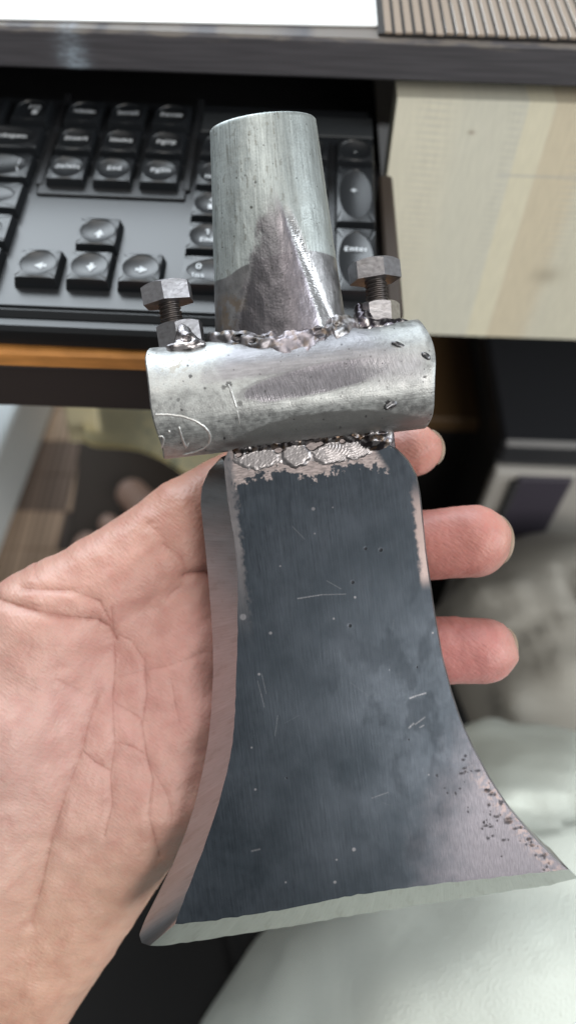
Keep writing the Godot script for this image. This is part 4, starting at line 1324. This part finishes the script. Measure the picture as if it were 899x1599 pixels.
func build_socket(axe: Node3D) -> void:
	var rows := 90
	var cols := 180
	var v := PackedVector3Array()
	var uv := PackedVector2Array()
	var ring := func(y0: float, inset: float, bump: bool):
		for c in cols + 1:
			var a := TAU * c / cols
			var t := clampf((y0 - 14.0) / 61.0, 0, 1)
			var rx := lerpf(19.4, 15.3, pow(t, 0.9)) - inset
			var rz := lerpf(9.6, 11.4, ss(0.0, 0.75, t)) - inset
			var x := rx * sin(a) + lerpf(-0.6, 1.3, t)
			var z := rz * cos(a)
			var foot := sqrt(14.6 * 14.6 - minf(z * z, 190.0))      # saddle: follow the cross pipe
			var y := foot + (y0 - 14.0) * (74.6 - foot) / 60.0
			y -= z * 0.15 * ss(20.0, 70.0, y0)
			if bump and cos(a) > 0: z += socket_bump(x, y) * cos(a)
			if bump: 
				var nn := 0.12 * ns.get_noise_2d(a * 4.0, y * 0.1)
				x += sin(a) * nn
				z += cos(a) * nn
			y += 0.35 * sin(a + 0.8) * ss(60, 75, y0)
			v.append(Vector3(x, y, z) * 0.001)
			uv.append(Vector2(float(c) / cols, (76.0 - y) / 76.0))
	var count := 0
	for r in rows:
		ring.call(lerpf(14.0, 74.6, float(r) / (rows - 1)), 0.0, true)
		count += 1
	for e in [[74.95, 0.35], [74.95, 2.2], [74.5, 2.6], [60.0, 2.8], [40.0, 2.8], [20.0, 2.8], [14.0, 2.8]]:
		ring.call(e[0], e[1], false)
		count += 1
	var m := sheet(v, count, cols + 1, false, uv, null, true)
	rng.seed = 31
	var specks := []
	for k in 60: specks.append([Vector2(rng.randf_range(-17, 17), rng.randf_range(20, 74)), rng.randf_range(0.12, 0.3), rng.randf_range(0.3, 0.85)])
	specks.append([Vector2(-6.2, 49.5), 0.45, 0.9])
	specks.append([Vector2(-4.5, 56.0), 0.4, 0.8])
	var speck_map := bucket(specks, 4.0, round_spot)
	var fn := func(u: float, w: float) -> Color:
		var a := TAU * u
		var y := 76.0 - 76.0 * w
		var x := lerpf(19.4, 15.6, clampf((y - 14) / 61.0, 0, 1)) * sin(a)
		var arc := 17.0 * (a if a < PI else a - TAU)
		var front := cos(a) > -0.15
		_m = 0.72
		var s1 := nz(arc * 1.4, y * 0.05, 1.0)
		var s2 := nz(arc * 0.35, y * 0.02, 1.0)
		var b := nz(arc, y, 0.16)
		var b3 := nz(arc + 8, y, 1.1)
		var c := Color(0.39, 0.425, 0.42) * (0.68 + 0.34 * s1 + 0.30 * (s2 - 0.5) + 0.16 * (b3 - 0.5))
		var rough := 0.48 + 0.1 * (b - 0.5)
		_h = 0.5 + 0.10 * (s1 - 0.5) + 0.14 * (b3 - 0.5)
		# dark drag marks
		var drag := ss(0.60, 0.75, nz(arc * 0.9 + 20, y * 0.16, 0.55)) * ss(0.45, 0.65, nz(arc, y * 1.5, 0.3)) * (1.0 if x < 4 else 0.35)
		c = c.lerp(Color(0.17, 0.17, 0.15), drag * 0.55)
		if front:
			for k in 5:         # rub marks across the upper left
				var yy := 66.0 - k * 1.9 - (6.0 if k > 2 else 0.0)
				c = c.lerp(Color(0.26, 0.27, 0.25), 0.4 * exp(-pow((y - yy) / 0.5, 2)) * ss(-15, -12, x) * ss(-5, -9, x) * nz(arc, y, 0.7) * 1.4)
			# heated, darker lower part
			var line := 35.6 + 1.2 * sin(x * 0.16 + 0.4) - (2.2 if x < -9 else 0.0) * ss(-9, -16, x)
			var low := ss(0.25, -0.25, y - line)
			c = c.lerp(Color(0.165, 0.16, 0.165) * (0.6 + 0.8 * b), low * 0.9)
			rough = lerpf(rough, 0.36, low)
			var brown := exp(-pow((x + 14.0) / 5.0, 2)) * ss(31, 24, y) * ss(0.3, 0.65, nz(arc, y, 0.22))
			c = c.lerp(Color(0.17, 0.125, 0.085), brown * 0.7)
			var soot := ss(20.5, 16.5, y + 2.0 * (b - 0.5)) * ss(-11, -15, x)
			c = c.lerp(Color(0.07, 0.068, 0.07), soot * 0.6)
			# the ground wedge
			var h := clampf((55.0 - y) / 37.0, 0, 1)
			var le := -1.0 - 12.0 * h + 0.8 * (b3 - 0.5)
			var re := 0.8 + 9.4 * h + 0.7 * (b3 - 0.5)
			var wedge := ss(le - 1.6, le + 1.6, x + 3.0 * (b - 0.5)) * (1.0 - ss(re - 0.3, re + 0.4, x)) * ss(0.0, 0.3, h)
			var tone := Color(0.125, 0.118, 0.13).lerp(Color(0.33, 0.30, 0.33), ss(0.5, 0.9, (x - le) / maxf(re - le, 0.1)))
			c = c.lerp(tone * (0.8 + 0.45 * nz(arc * 1.2, y * 0.3, 0.7)), wedge * 0.88)
			rough = lerpf(rough, 0.34, wedge)
			var rim := exp(-pow((x - le) / 0.5, 2)) * ss(0.3, 0.5, h)
			c = c.lerp(Color(0.5, 0.48, 0.5), rim * 0.25 * (1.0 if h > 0.0 else 0.0))
			# polished streak on its right shoulder, the highlight painted in as pale colour
			var pol := ss(re - 0.2, re + 0.5, x) * (1.0 - ss(re + 1.2 + 2.6 * h, re + 2.6 + 3.0 * h, x)) * ss(0.12, 0.3, h)
			var ser := nz(arc * 0.6, y * 2.2, 1.0)
			c = c.lerp(Color(0.80, 0.79, 0.80) * (0.8 + 0.3 * ser), pol * 0.9)
			rough = lerpf(rough, 0.24, pol)
			_m = lerpf(_m, 1.0, maxf(pol, wedge))
			_h += 0.25 * (ser - 0.5) * pol + 0.12 * (nz(arc * 1.2, y * 0.3, 1.7) - 0.5) * wedge
			for s in near(speck_map, Vector2(x, y), 4.0):
				var d: float = (Vector2(x, y) - s[0]).length() / s[1] * (0.7 + 0.6 * b3)
				c = c.lerp(Color(0.06, 0.06, 0.055), s[2] * (1.0 - ss(0.6, 1.2, d)))
		return Color(c.r, c.g, c.b, clampf(rough, 0.18, 0.8))
	put("socket_pipe", m, paint(1000, 760, fn, 0.014), axe)

func hex_mesh(rc: float, h: float, chamfer_top: bool, chamfer_bottom: bool, hole: float) -> ArrayMesh:
	var n := 72
	var v := PackedVector3Array()
	var af := rc * cos(PI / 6)
	var rad := func(k: int) -> float:
		var a := fposmod(TAU * k / n, PI / 3) - PI / 6
		return af / cos(a)
	var rings := []
	# [radius factor function value, y]
	var st := SurfaceTool.new()
	st.begin(Mesh.PRIMITIVE_TRIANGLES)
	var side_top := func(k: int) -> Vector3:
		var r: float = rad.call(k) 
		var a := TAU * k / n
		return Vector3(r * sin(a), h - (maxf(r - af, 0.0) * 0.62 + 0.12 if chamfer_top else 0.0), r * cos(a))
	var side_bot := func(k: int) -> Vector3:
		var r: float = rad.call(k)
		var a := TAU * k / n
		return Vector3(r * sin(a), (maxf(r - af, 0.0) * 0.62 + 0.12 if chamfer_bottom else 0.0), r * cos(a))
	for k in n:
		var a0 := TAU * k / n
		var a1 := TAU * (k + 1) / n
		var t0: Vector3 = side_top.call(k)
		var t1: Vector3 = side_top.call((k + 1) % n)
		var b0: Vector3 = side_bot.call(k)
		var b1: Vector3 = side_bot.call((k + 1) % n)
		var c0 := Vector3(sin(a0), 0, cos(a0)) * (af * 0.94) + Vector3(0, h, 0)
		var c1 := Vector3(sin(a1), 0, cos(a1)) * (af * 0.94) + Vector3(0, h, 0)
		var d0 := Vector3(sin(a0), 0, cos(a0)) * (af * 0.94)
		var d1 := Vector3(sin(a1), 0, cos(a1)) * (af * 0.94)
		st.set_smooth_group(-1)
		for q in [t0, b0, t1, t1, b0, b1]: st.add_vertex(q * 0.001)
		st.set_smooth_group(1)
		for q in [t0, t1, c1, t0, c1, c0]: st.add_vertex(q * 0.001)
		st.set_smooth_group(2)
		for q in [b0, d1, b1, b0, d0, d1]: st.add_vertex(q * 0.001)
		st.set_smooth_group(3)
		for q in [c0, c1, Vector3(0, h, 0)]: st.add_vertex(q * 0.001)
		st.set_smooth_group(4)
		for q in [d1, d0, Vector3.ZERO]: st.add_vertex(q * 0.001)
	st.generate_normals()
	return st.commit()

func thread_mesh(r: float, pitch: float, length: float) -> ArrayMesh:
	var cols := 40
	var rows := int(length / pitch * 10)
	var v := PackedVector3Array()
	for k in rows + 1:
		var y := length * k / rows
		for c in cols:
			var f := fposmod(y / pitch - float(c) / cols, 1.0)
			var tri := absf(f * 2.0 - 1.0)
			var rr := r - 0.55 * (1.0 - clampf(tri * 1.25 - 0.05, 0, 1))
			var a := TAU * c / cols
			v.append(Vector3(rr * sin(a), y, rr * cos(a)) * 0.001)
	return sheet(v, rows + 1, cols, true, null, null, true)

func worn_steel(tone: Color, rough: float, sd: int) -> StandardMaterial3D:
	var m := mat(tone, rough, 1.0)
	var nt := NoiseTexture2D.new()
	var f := FastNoiseLite.new()
	f.seed = sd
	f.frequency = 0.03
	f.fractal_octaves = 5
	nt.noise = f
	nt.width = 256
	nt.height = 256
	nt.seamless = true
	var g := Gradient.new()
	g.set_color(0, Color(0.78, 0.77, 0.76))
	g.set_color(1, Color(1, 1, 1))
	g.add_point(0.45, Color(0.90, 0.89, 0.90))
	nt.color_ramp = g
	m.albedo_texture = nt
	m.uv1_triplanar = true
	m.uv1_scale = Vector3.ONE * 70.0
	var hn := nt.duplicate()
	hn.color_ramp = null
	m.heightmap_enabled = true
	m.heightmap_texture = hn
	m.heightmap_scale = 0.003
	return m

func build_bolts(axe: Node3D) -> void:
	var bright := worn_steel(Color(0.64, 0.635, 0.65), 0.30, 4)
	var dull := worn_steel(Color(0.47, 0.465, 0.475), 0.33, 8)
	var dark := worn_steel(Color(0.17, 0.155, 0.145), 0.42, 15)
	var head := hex_mesh(7.7, 5.6, true, false, 0)
	var nut := hex_mesh(7.1, 7.6, true, true, 0)
	# left: a tall nut with a bolt screwed half out of it
	var b := Node3D.new()
	b.name = "clamp_bolt"
	b.transform = Transform3D(Basis(Vector3.BACK, deg_to_rad(3.0)) * Basis(Vector3.UP, deg_to_rad(-5)), Vector3(-29.6, 0, 0.5) * 0.001)
	axe.add_child(b, true)
	put("bolt_head", head, bright, b, Transform3D(Basis(), Vector3(-0.6, 28.1, 0) * 0.001))
	put("bolt_thread", thread_mesh(3.25, 1.15, 15.5), dark, b, Transform3D(Basis(), Vector3(-0.6, 13.5, 0) * 0.001))
	put("clamp_nut", nut, dull, axe, Transform3D(Basis(Vector3.BACK, deg_to_rad(2.0)) * Basis(Vector3.UP, deg_to_rad(-7)), Vector3(-29.2, 14.6, 0.5) * 0.001))
	# right: a bolt in a ground-down nut
	var b2 := Node3D.new()
	b2.name = "clamp_bolt_001"
	b2.transform = Transform3D(Basis(Vector3.BACK, deg_to_rad(-1.0)) * Basis(Vector3.UP, deg_to_rad(10)), Vector3(27.6, 0, 0.5) * 0.001)
	axe.add_child(b2, true)
	put("bolt_head", head, dull, b2, Transform3D(Basis(), Vector3(0.5, 28.4, 0) * 0.001))
	put("bolt_thread", thread_mesh(3.3, 1.15, 16.0), dark, b2, Transform3D(Basis(), Vector3(0.6, 13.5, 0) * 0.001))
	put("clamp_nut", hex_mesh(6.2, 7.2, true, true, 0), bright, axe, Transform3D(Basis(Vector3.BACK, deg_to_rad(-3.0)) * Basis(Vector3.UP, deg_to_rad(24)), Vector3(28.4, 14.8, 0.3) * 0.001))

func weld(called: String, axe: Node3D, blobs: Array, lo: Vector3, hi: Vector3, cell: float, tone: Callable, rough_amt := 0.35, sink := 0.0) -> void:
	# blobs: [centre, radii, k]; a lumpy union
	var f := func(p: Vector3) -> float:
		var d := 1e6
		for b: Array in blobs:
			var q: Vector3 = (p - b[0]) / b[1]
			var l := q.length()
			var e := (l - 1.0) * minf(b[1].x, minf(b[1].y, b[1].z))
			if b.size() > 3: d = maxf(d, -e)
			elif e < d + b[2]: d = smin(d, e, b[2])
		return d + sink + 0.26 * ns1.get_noise_3d(p.x * 0.3, p.y * 0.3, p.z * 0.3) + 0.05 * ns1.get_noise_3d(p.x * 0.8, p.y * 0.8, p.z * 0.8)
	var net := surface_net(f, lo, hi, cell)
	var v: PackedVector3Array = net[0]
	var col := PackedColorArray()
	for p in v: col.append(tone.call(p))
	var m := mat(Color.WHITE, rough_amt, 0.9)
	m.vertex_color_use_as_albedo = true
	put(called, arrays(mm(v), smooth_normals(v, net[2]), net[2], null, col), m, axe)

func build_welds(axe: Node3D) -> void:
	rng.seed = 9
	var pit_list := [[9.2, 13.8, 11.6, 1.7], [-13.6, 15.0, 8.6, 1.3], [-6.0, 14.2, 11.4, 0.8], [-9.8, 13.2, 11.0, 0.7], [15.4, 15.6, 8.2, 0.9]]
	var tone := func(p: Vector3) -> Color:
		var t := ss(-0.25, 0.35, ns1.get_noise_2d(p.x * 0.22 + p.z * 0.1, p.y * 0.3))
		var c := Color(0.10, 0.095, 0.097).lerp(Color(0.30, 0.285, 0.30), t)
		var ground := exp(-pow((p.x - 3.0) / 8.0, 4))
		c = c.lerp(Color(0.33, 0.30, 0.33) * (0.85 + 0.3 * nz(p.x * 2.0, p.y * 0.3, 0.6)), ground * 0.9)
		c = c.lerp(Color(0.66, 0.65, 0.66), 0.75 * ss(11.5, 14.5, p.x) * ss(-0.2, 0.3, ns1.get_noise_2d(p.x * 0.3 + 3.0, p.y * 0.3)))
		for h in pit_list: c = c.lerp(Color(0.025, 0.024, 0.026), exp(-(p - Vector3(h[0], h[1], h[2])).length_squared() / (h[3] * h[3] * 1.9)))
		return c.lerp(Color(0.20, 0.14, 0.085), 0.5 * ss(0.58, 0.8, nz(p.x + 40, p.y, 0.3)))
	# socket to cross pipe: a fillet run round the joint, ground smooth in the middle of the face
	var fillet := func(p: Vector3) -> float:
		var dp := Vector2(p.y, p.z).length() - 16.0
		var t := clampf((p.y - 14.0) / 61.0, 0, 1)
		var rz := lerpf(9.6, 11.4, ss(0.0, 0.75, t))
		if p.z > 0.0: rz += socket_bump(p.x, p.y)
		var rx := lerpf(19.4, 15.3, pow(t, 0.9))
		var q := Vector2((p.x + 0.6) / rx, p.z / rz)
		var ds := (q.length() - 1.0) / maxf(Vector2(q.x / rx, q.y / rz).length() / maxf(q.length(), 0.01), 0.01)
		var n1 := ns1.get_noise_3d(p.x * 0.22, p.y * 0.22, p.z * 0.22)
		var n2 := ns1.get_noise_3d(p.x * 0.6, p.y * 0.6, p.z * 0.6)
		var rough := 1.0 - 0.75 * exp(-pow((p.x - 4.0) / 6.0, 4)) if p.z > 0.0 else 1.0
		var d := smin(dp, ds, 7.0) - 0.42 - rough * (0.24 * n1 + 0.04 * n2 + 0.06 * sin(p.x * 2.6 + 2.5 * n1))
		var wide := 2.3 + 0.9 * n1 + 0.25 * n2 + (1.6 if p.x > 13.0 else 0.0)
		d = -smin(-d, -(maxf(dp, ds) - wide) * 0.8, 0.5)
		d = maxf(d, -(minf(dp, ds) + 1.6))
		for h in pit_list:
			var e: Vector3 = (p - Vector3(h[0], h[1], h[2])) / Vector3(1.5, 0.85, 1.1)
			d = maxf(d, (h[3] + 0.3 * n2 - e.length()) * 0.85)
		return d
	var fw := surface_net(fillet, Vector3(-25, 4, -17), Vector3(26, 25, 18), 0.5)
	var fcol := PackedColorArray()
	for p: Vector3 in fw[0]: fcol.append(tone.call(p))
	var fmat := mat(Color.WHITE, 0.44, 0.85)
	fmat.vertex_color_use_as_albedo = true
	put("weld_bead", arrays(mm(fw[0]), smooth_normals(fw[0], fw[2]), fw[2], null, fcol), fmat, axe)
	# blade to cross pipe: a row of ground-flat beads, dark slag along the pipe, a shiny lump at the right
	var discs := [[-11.6, -18.6, 7.4, 3.9, 0.45], [-0.6, -19.4, 4.6, 3.8, 0.75], [9.6, -19.8, 6.8, 3.7, 0.5], [16.8, -19.4, 5.4, 3.4, 0.5], [4.0, -18.2, 4.0, 2.6, 0.3], [-6.0, -18.4, 3.0, 3.0, 0.25]]
	var holes := [[-5.6, -17.2, 0.9, 1.3], [4.4, -17.0, 1.4, 1.5], [6.8, -16.6, 1.0, 1.2], [-17.0, -17.2, 0.8, 0.9], [13.4, -16.6, 0.9, 1.1], [-14.6, -16.7, 0.6, 0.7]]
	var v := PackedVector3Array()
	var col := PackedColorArray()
	var w := 170
	var h := 46
	for r in h:
		for c in w:
			var x := lerpf(-19.5, 29.0, float(c) / (w - 1))
			var y := lerpf(-11.5, -24.2, float(r) / (h - 1))
			var n1 := ns1.get_noise_2d(x * 0.45, y * 0.45)
			var n2 := ns1.get_noise_2d(x * 1.3 + 30, y * 1.3)
			var z := -0.35 + 0.5 * n1
			var tint := Color(0.17, 0.155, 0.155) * (0.8 + 0.5 * n2)
			for d in discs:
				var q := Vector2((x - d[0]) / d[2], (y - d[1]) / d[3])
				var e := q.length() + 0.10 * n1
				var up: float = d[4] * (1.0 - ss(0.70, 1.04, e)) - 0.5 * ss(0.95, 1.15, e)
				if d[0] > 9.0: up += 0.13 * sin(Vector2(x - d[0] + 1.5, (y - d[1] - 2.0) * 1.4).length() * 6.5) * (1.0 - ss(0.7, 0.9, e))
				if up > z:
					z = up
					tint = Color(0.33, 0.31, 0.315) * (0.75 + 0.5 * nz(x * 2.0, y * 0.4, 0.5))
					tint = tint.lerp(Color(0.16, 0.14, 0.135), ss(0.80, 1.0, e) * 0.3)
			var row := (2.5 + 0.6 * n1 + 0.12 * n2) * exp(-pow((y + 14.9) / 1.9, 2)) * ss(-19.5, -17.5, x) * (1.0 - ss(25.0, 28.0, x)) - 0.4
			row = maxf(row, (3.3 + 0.5 * n1) * exp(-pow((x - 22.6) / 4.0, 2) - pow((y + 17.6) / 2.3, 2)) - 0.4)
			row = maxf(row, (2.4 + 0.5 * n1) * exp(-pow((x - 16.5) / 3.0, 2) - pow((y + 16.0) / 1.6, 2)) - 0.4)
			if row > z:
				z = row
				tint = Color(0.055, 0.05, 0.053).lerp(Color(0.30, 0.285, 0.29), ss(0.50, 0.66, nz(x, y, 0.4)))
				tint = tint.lerp(Color(0.17, 0.11, 0.065), 0.6 * ss(0.58, 0.7, nz(x + 17, y, 0.3)))
			for o in holes:
				var e: float = Vector2((x - o[0]) / 1.35, y - o[1]).length() / o[2]
				if e < 2.0:
					z -= o[3] * exp(-e * e * 1.6) * (1.0 if z > 0.0 else 0.3)
					z += 0.15 * exp(-pow((e - 1.25) / 0.35, 2))
					tint = tint.lerp(Color(0.02, 0.02, 0.021), exp(-e * e))
			if c == 0 or c == w - 1 or r == h - 1: z = -1.2
			v.append(Vector3(x, y, 2.45 + z + 0.05 * n2))
			col.append(tint)
	var bead_mat := mat(Color.WHITE, 0.36, 0.9)
	bead_mat.vertex_color_use_as_albedo = true
	put("weld_bead", sheet(mm(v), h, w, false, null, col), bead_mat, axe)
	# tack welds at the nuts
	var tl := [[Vector3(-27.6, 15.4, 6.9), Vector3(3.0, 3.4, 2.8), 1.5], [Vector3(-30.2, 14.2, 7.4), Vector3(3.6, 1.7, 2.0), 1.5], [Vector3(-26.2, 14.3, 7.8), Vector3(3.8, 1.5, 2.0), 1.5], [Vector3(-28.4, 18.0, 6.6), Vector3(1.9, 3.0, 1.4), 1.5], [Vector3(-27.5, 16.0, 10.0), Vector3(1.5, 1.0, 1.6), 0.0, true]]
	var tone3 := func(p: Vector3) -> Color:
		var t := ss(0.3, 0.6, nz(p.x, p.y + p.z, 0.33))
		return Color(0.12, 0.11, 0.115).lerp(Color(0.48, 0.45, 0.46), t)
	weld("tack_weld", axe, tl, Vector3(-36, 9, 0), Vector3(-19, 24, 14), 0.45, tone3, 0.26)
	var tr := [[Vector3(23.0, 15.6, 3.5), Vector3(3.4, 4.2, 4.0), 1.5], [Vector3(24.6, 14.4, 6.0), Vector3(4.2, 2.0, 2.2), 1.5], [Vector3(29.0, 14.8, 5.2), Vector3(3.4, 2.0, 2.0), 1.2], [Vector3(33.6, 15.0, 3.0), Vector3(1.9, 1.8, 2.0), 1.0], [Vector3(35.2, 14.4, 4.0), Vector3(1.8, 1.2, 1.4), 0.8], [Vector3(22.6, 20.0, 2.2), Vector3(1.4, 2.2, 2.0), 1.0]]
	var tone4 := func(p: Vector3) -> Color:
		return Color(0.055, 0.05, 0.055).lerp(Color(0.42, 0.40, 0.41), ss(0.5, 0.72, nz(p.x, p.y + p.z, 0.3)))
	weld("tack_weld", axe, tr, Vector3(17, 9, -4), Vector3(39, 24, 12), 0.45, tone4, 0.24)
	# spatter beads stuck on the cross pipe
	var sp := []
	for s in [[30.4, 7.4, 1.9, 0.8, -28.0], [37.0, 3.2, 1.2, 0.9, -40.0], [26.3, -8.6, 1.5, 1.2, 25.0]]:
		var z := sqrt(256.0 - s[1] * s[1])
		for k in 4:
			var o: Vector2 = Vector2(cos(deg_to_rad(s[4])), sin(deg_to_rad(s[4]))) * (k - 1.5) * s[2] * 0.5
			sp.append([Vector3(s[0] + o.x, s[1] + o.y, z - 0.1), Vector3(s[2] * 0.55, s[3] * 0.8, 0.6), 0.5])
	var tone5 := func(p: Vector3) -> Color: return Color(0.05, 0.05, 0.055).lerp(Color(0.22, 0.22, 0.23), nz(p.x, p.y, 0.9))
	weld("spatter", axe, sp, Vector3(22, -13, 10), Vector3(41, 11, 18), 0.3, tone5, 0.35)
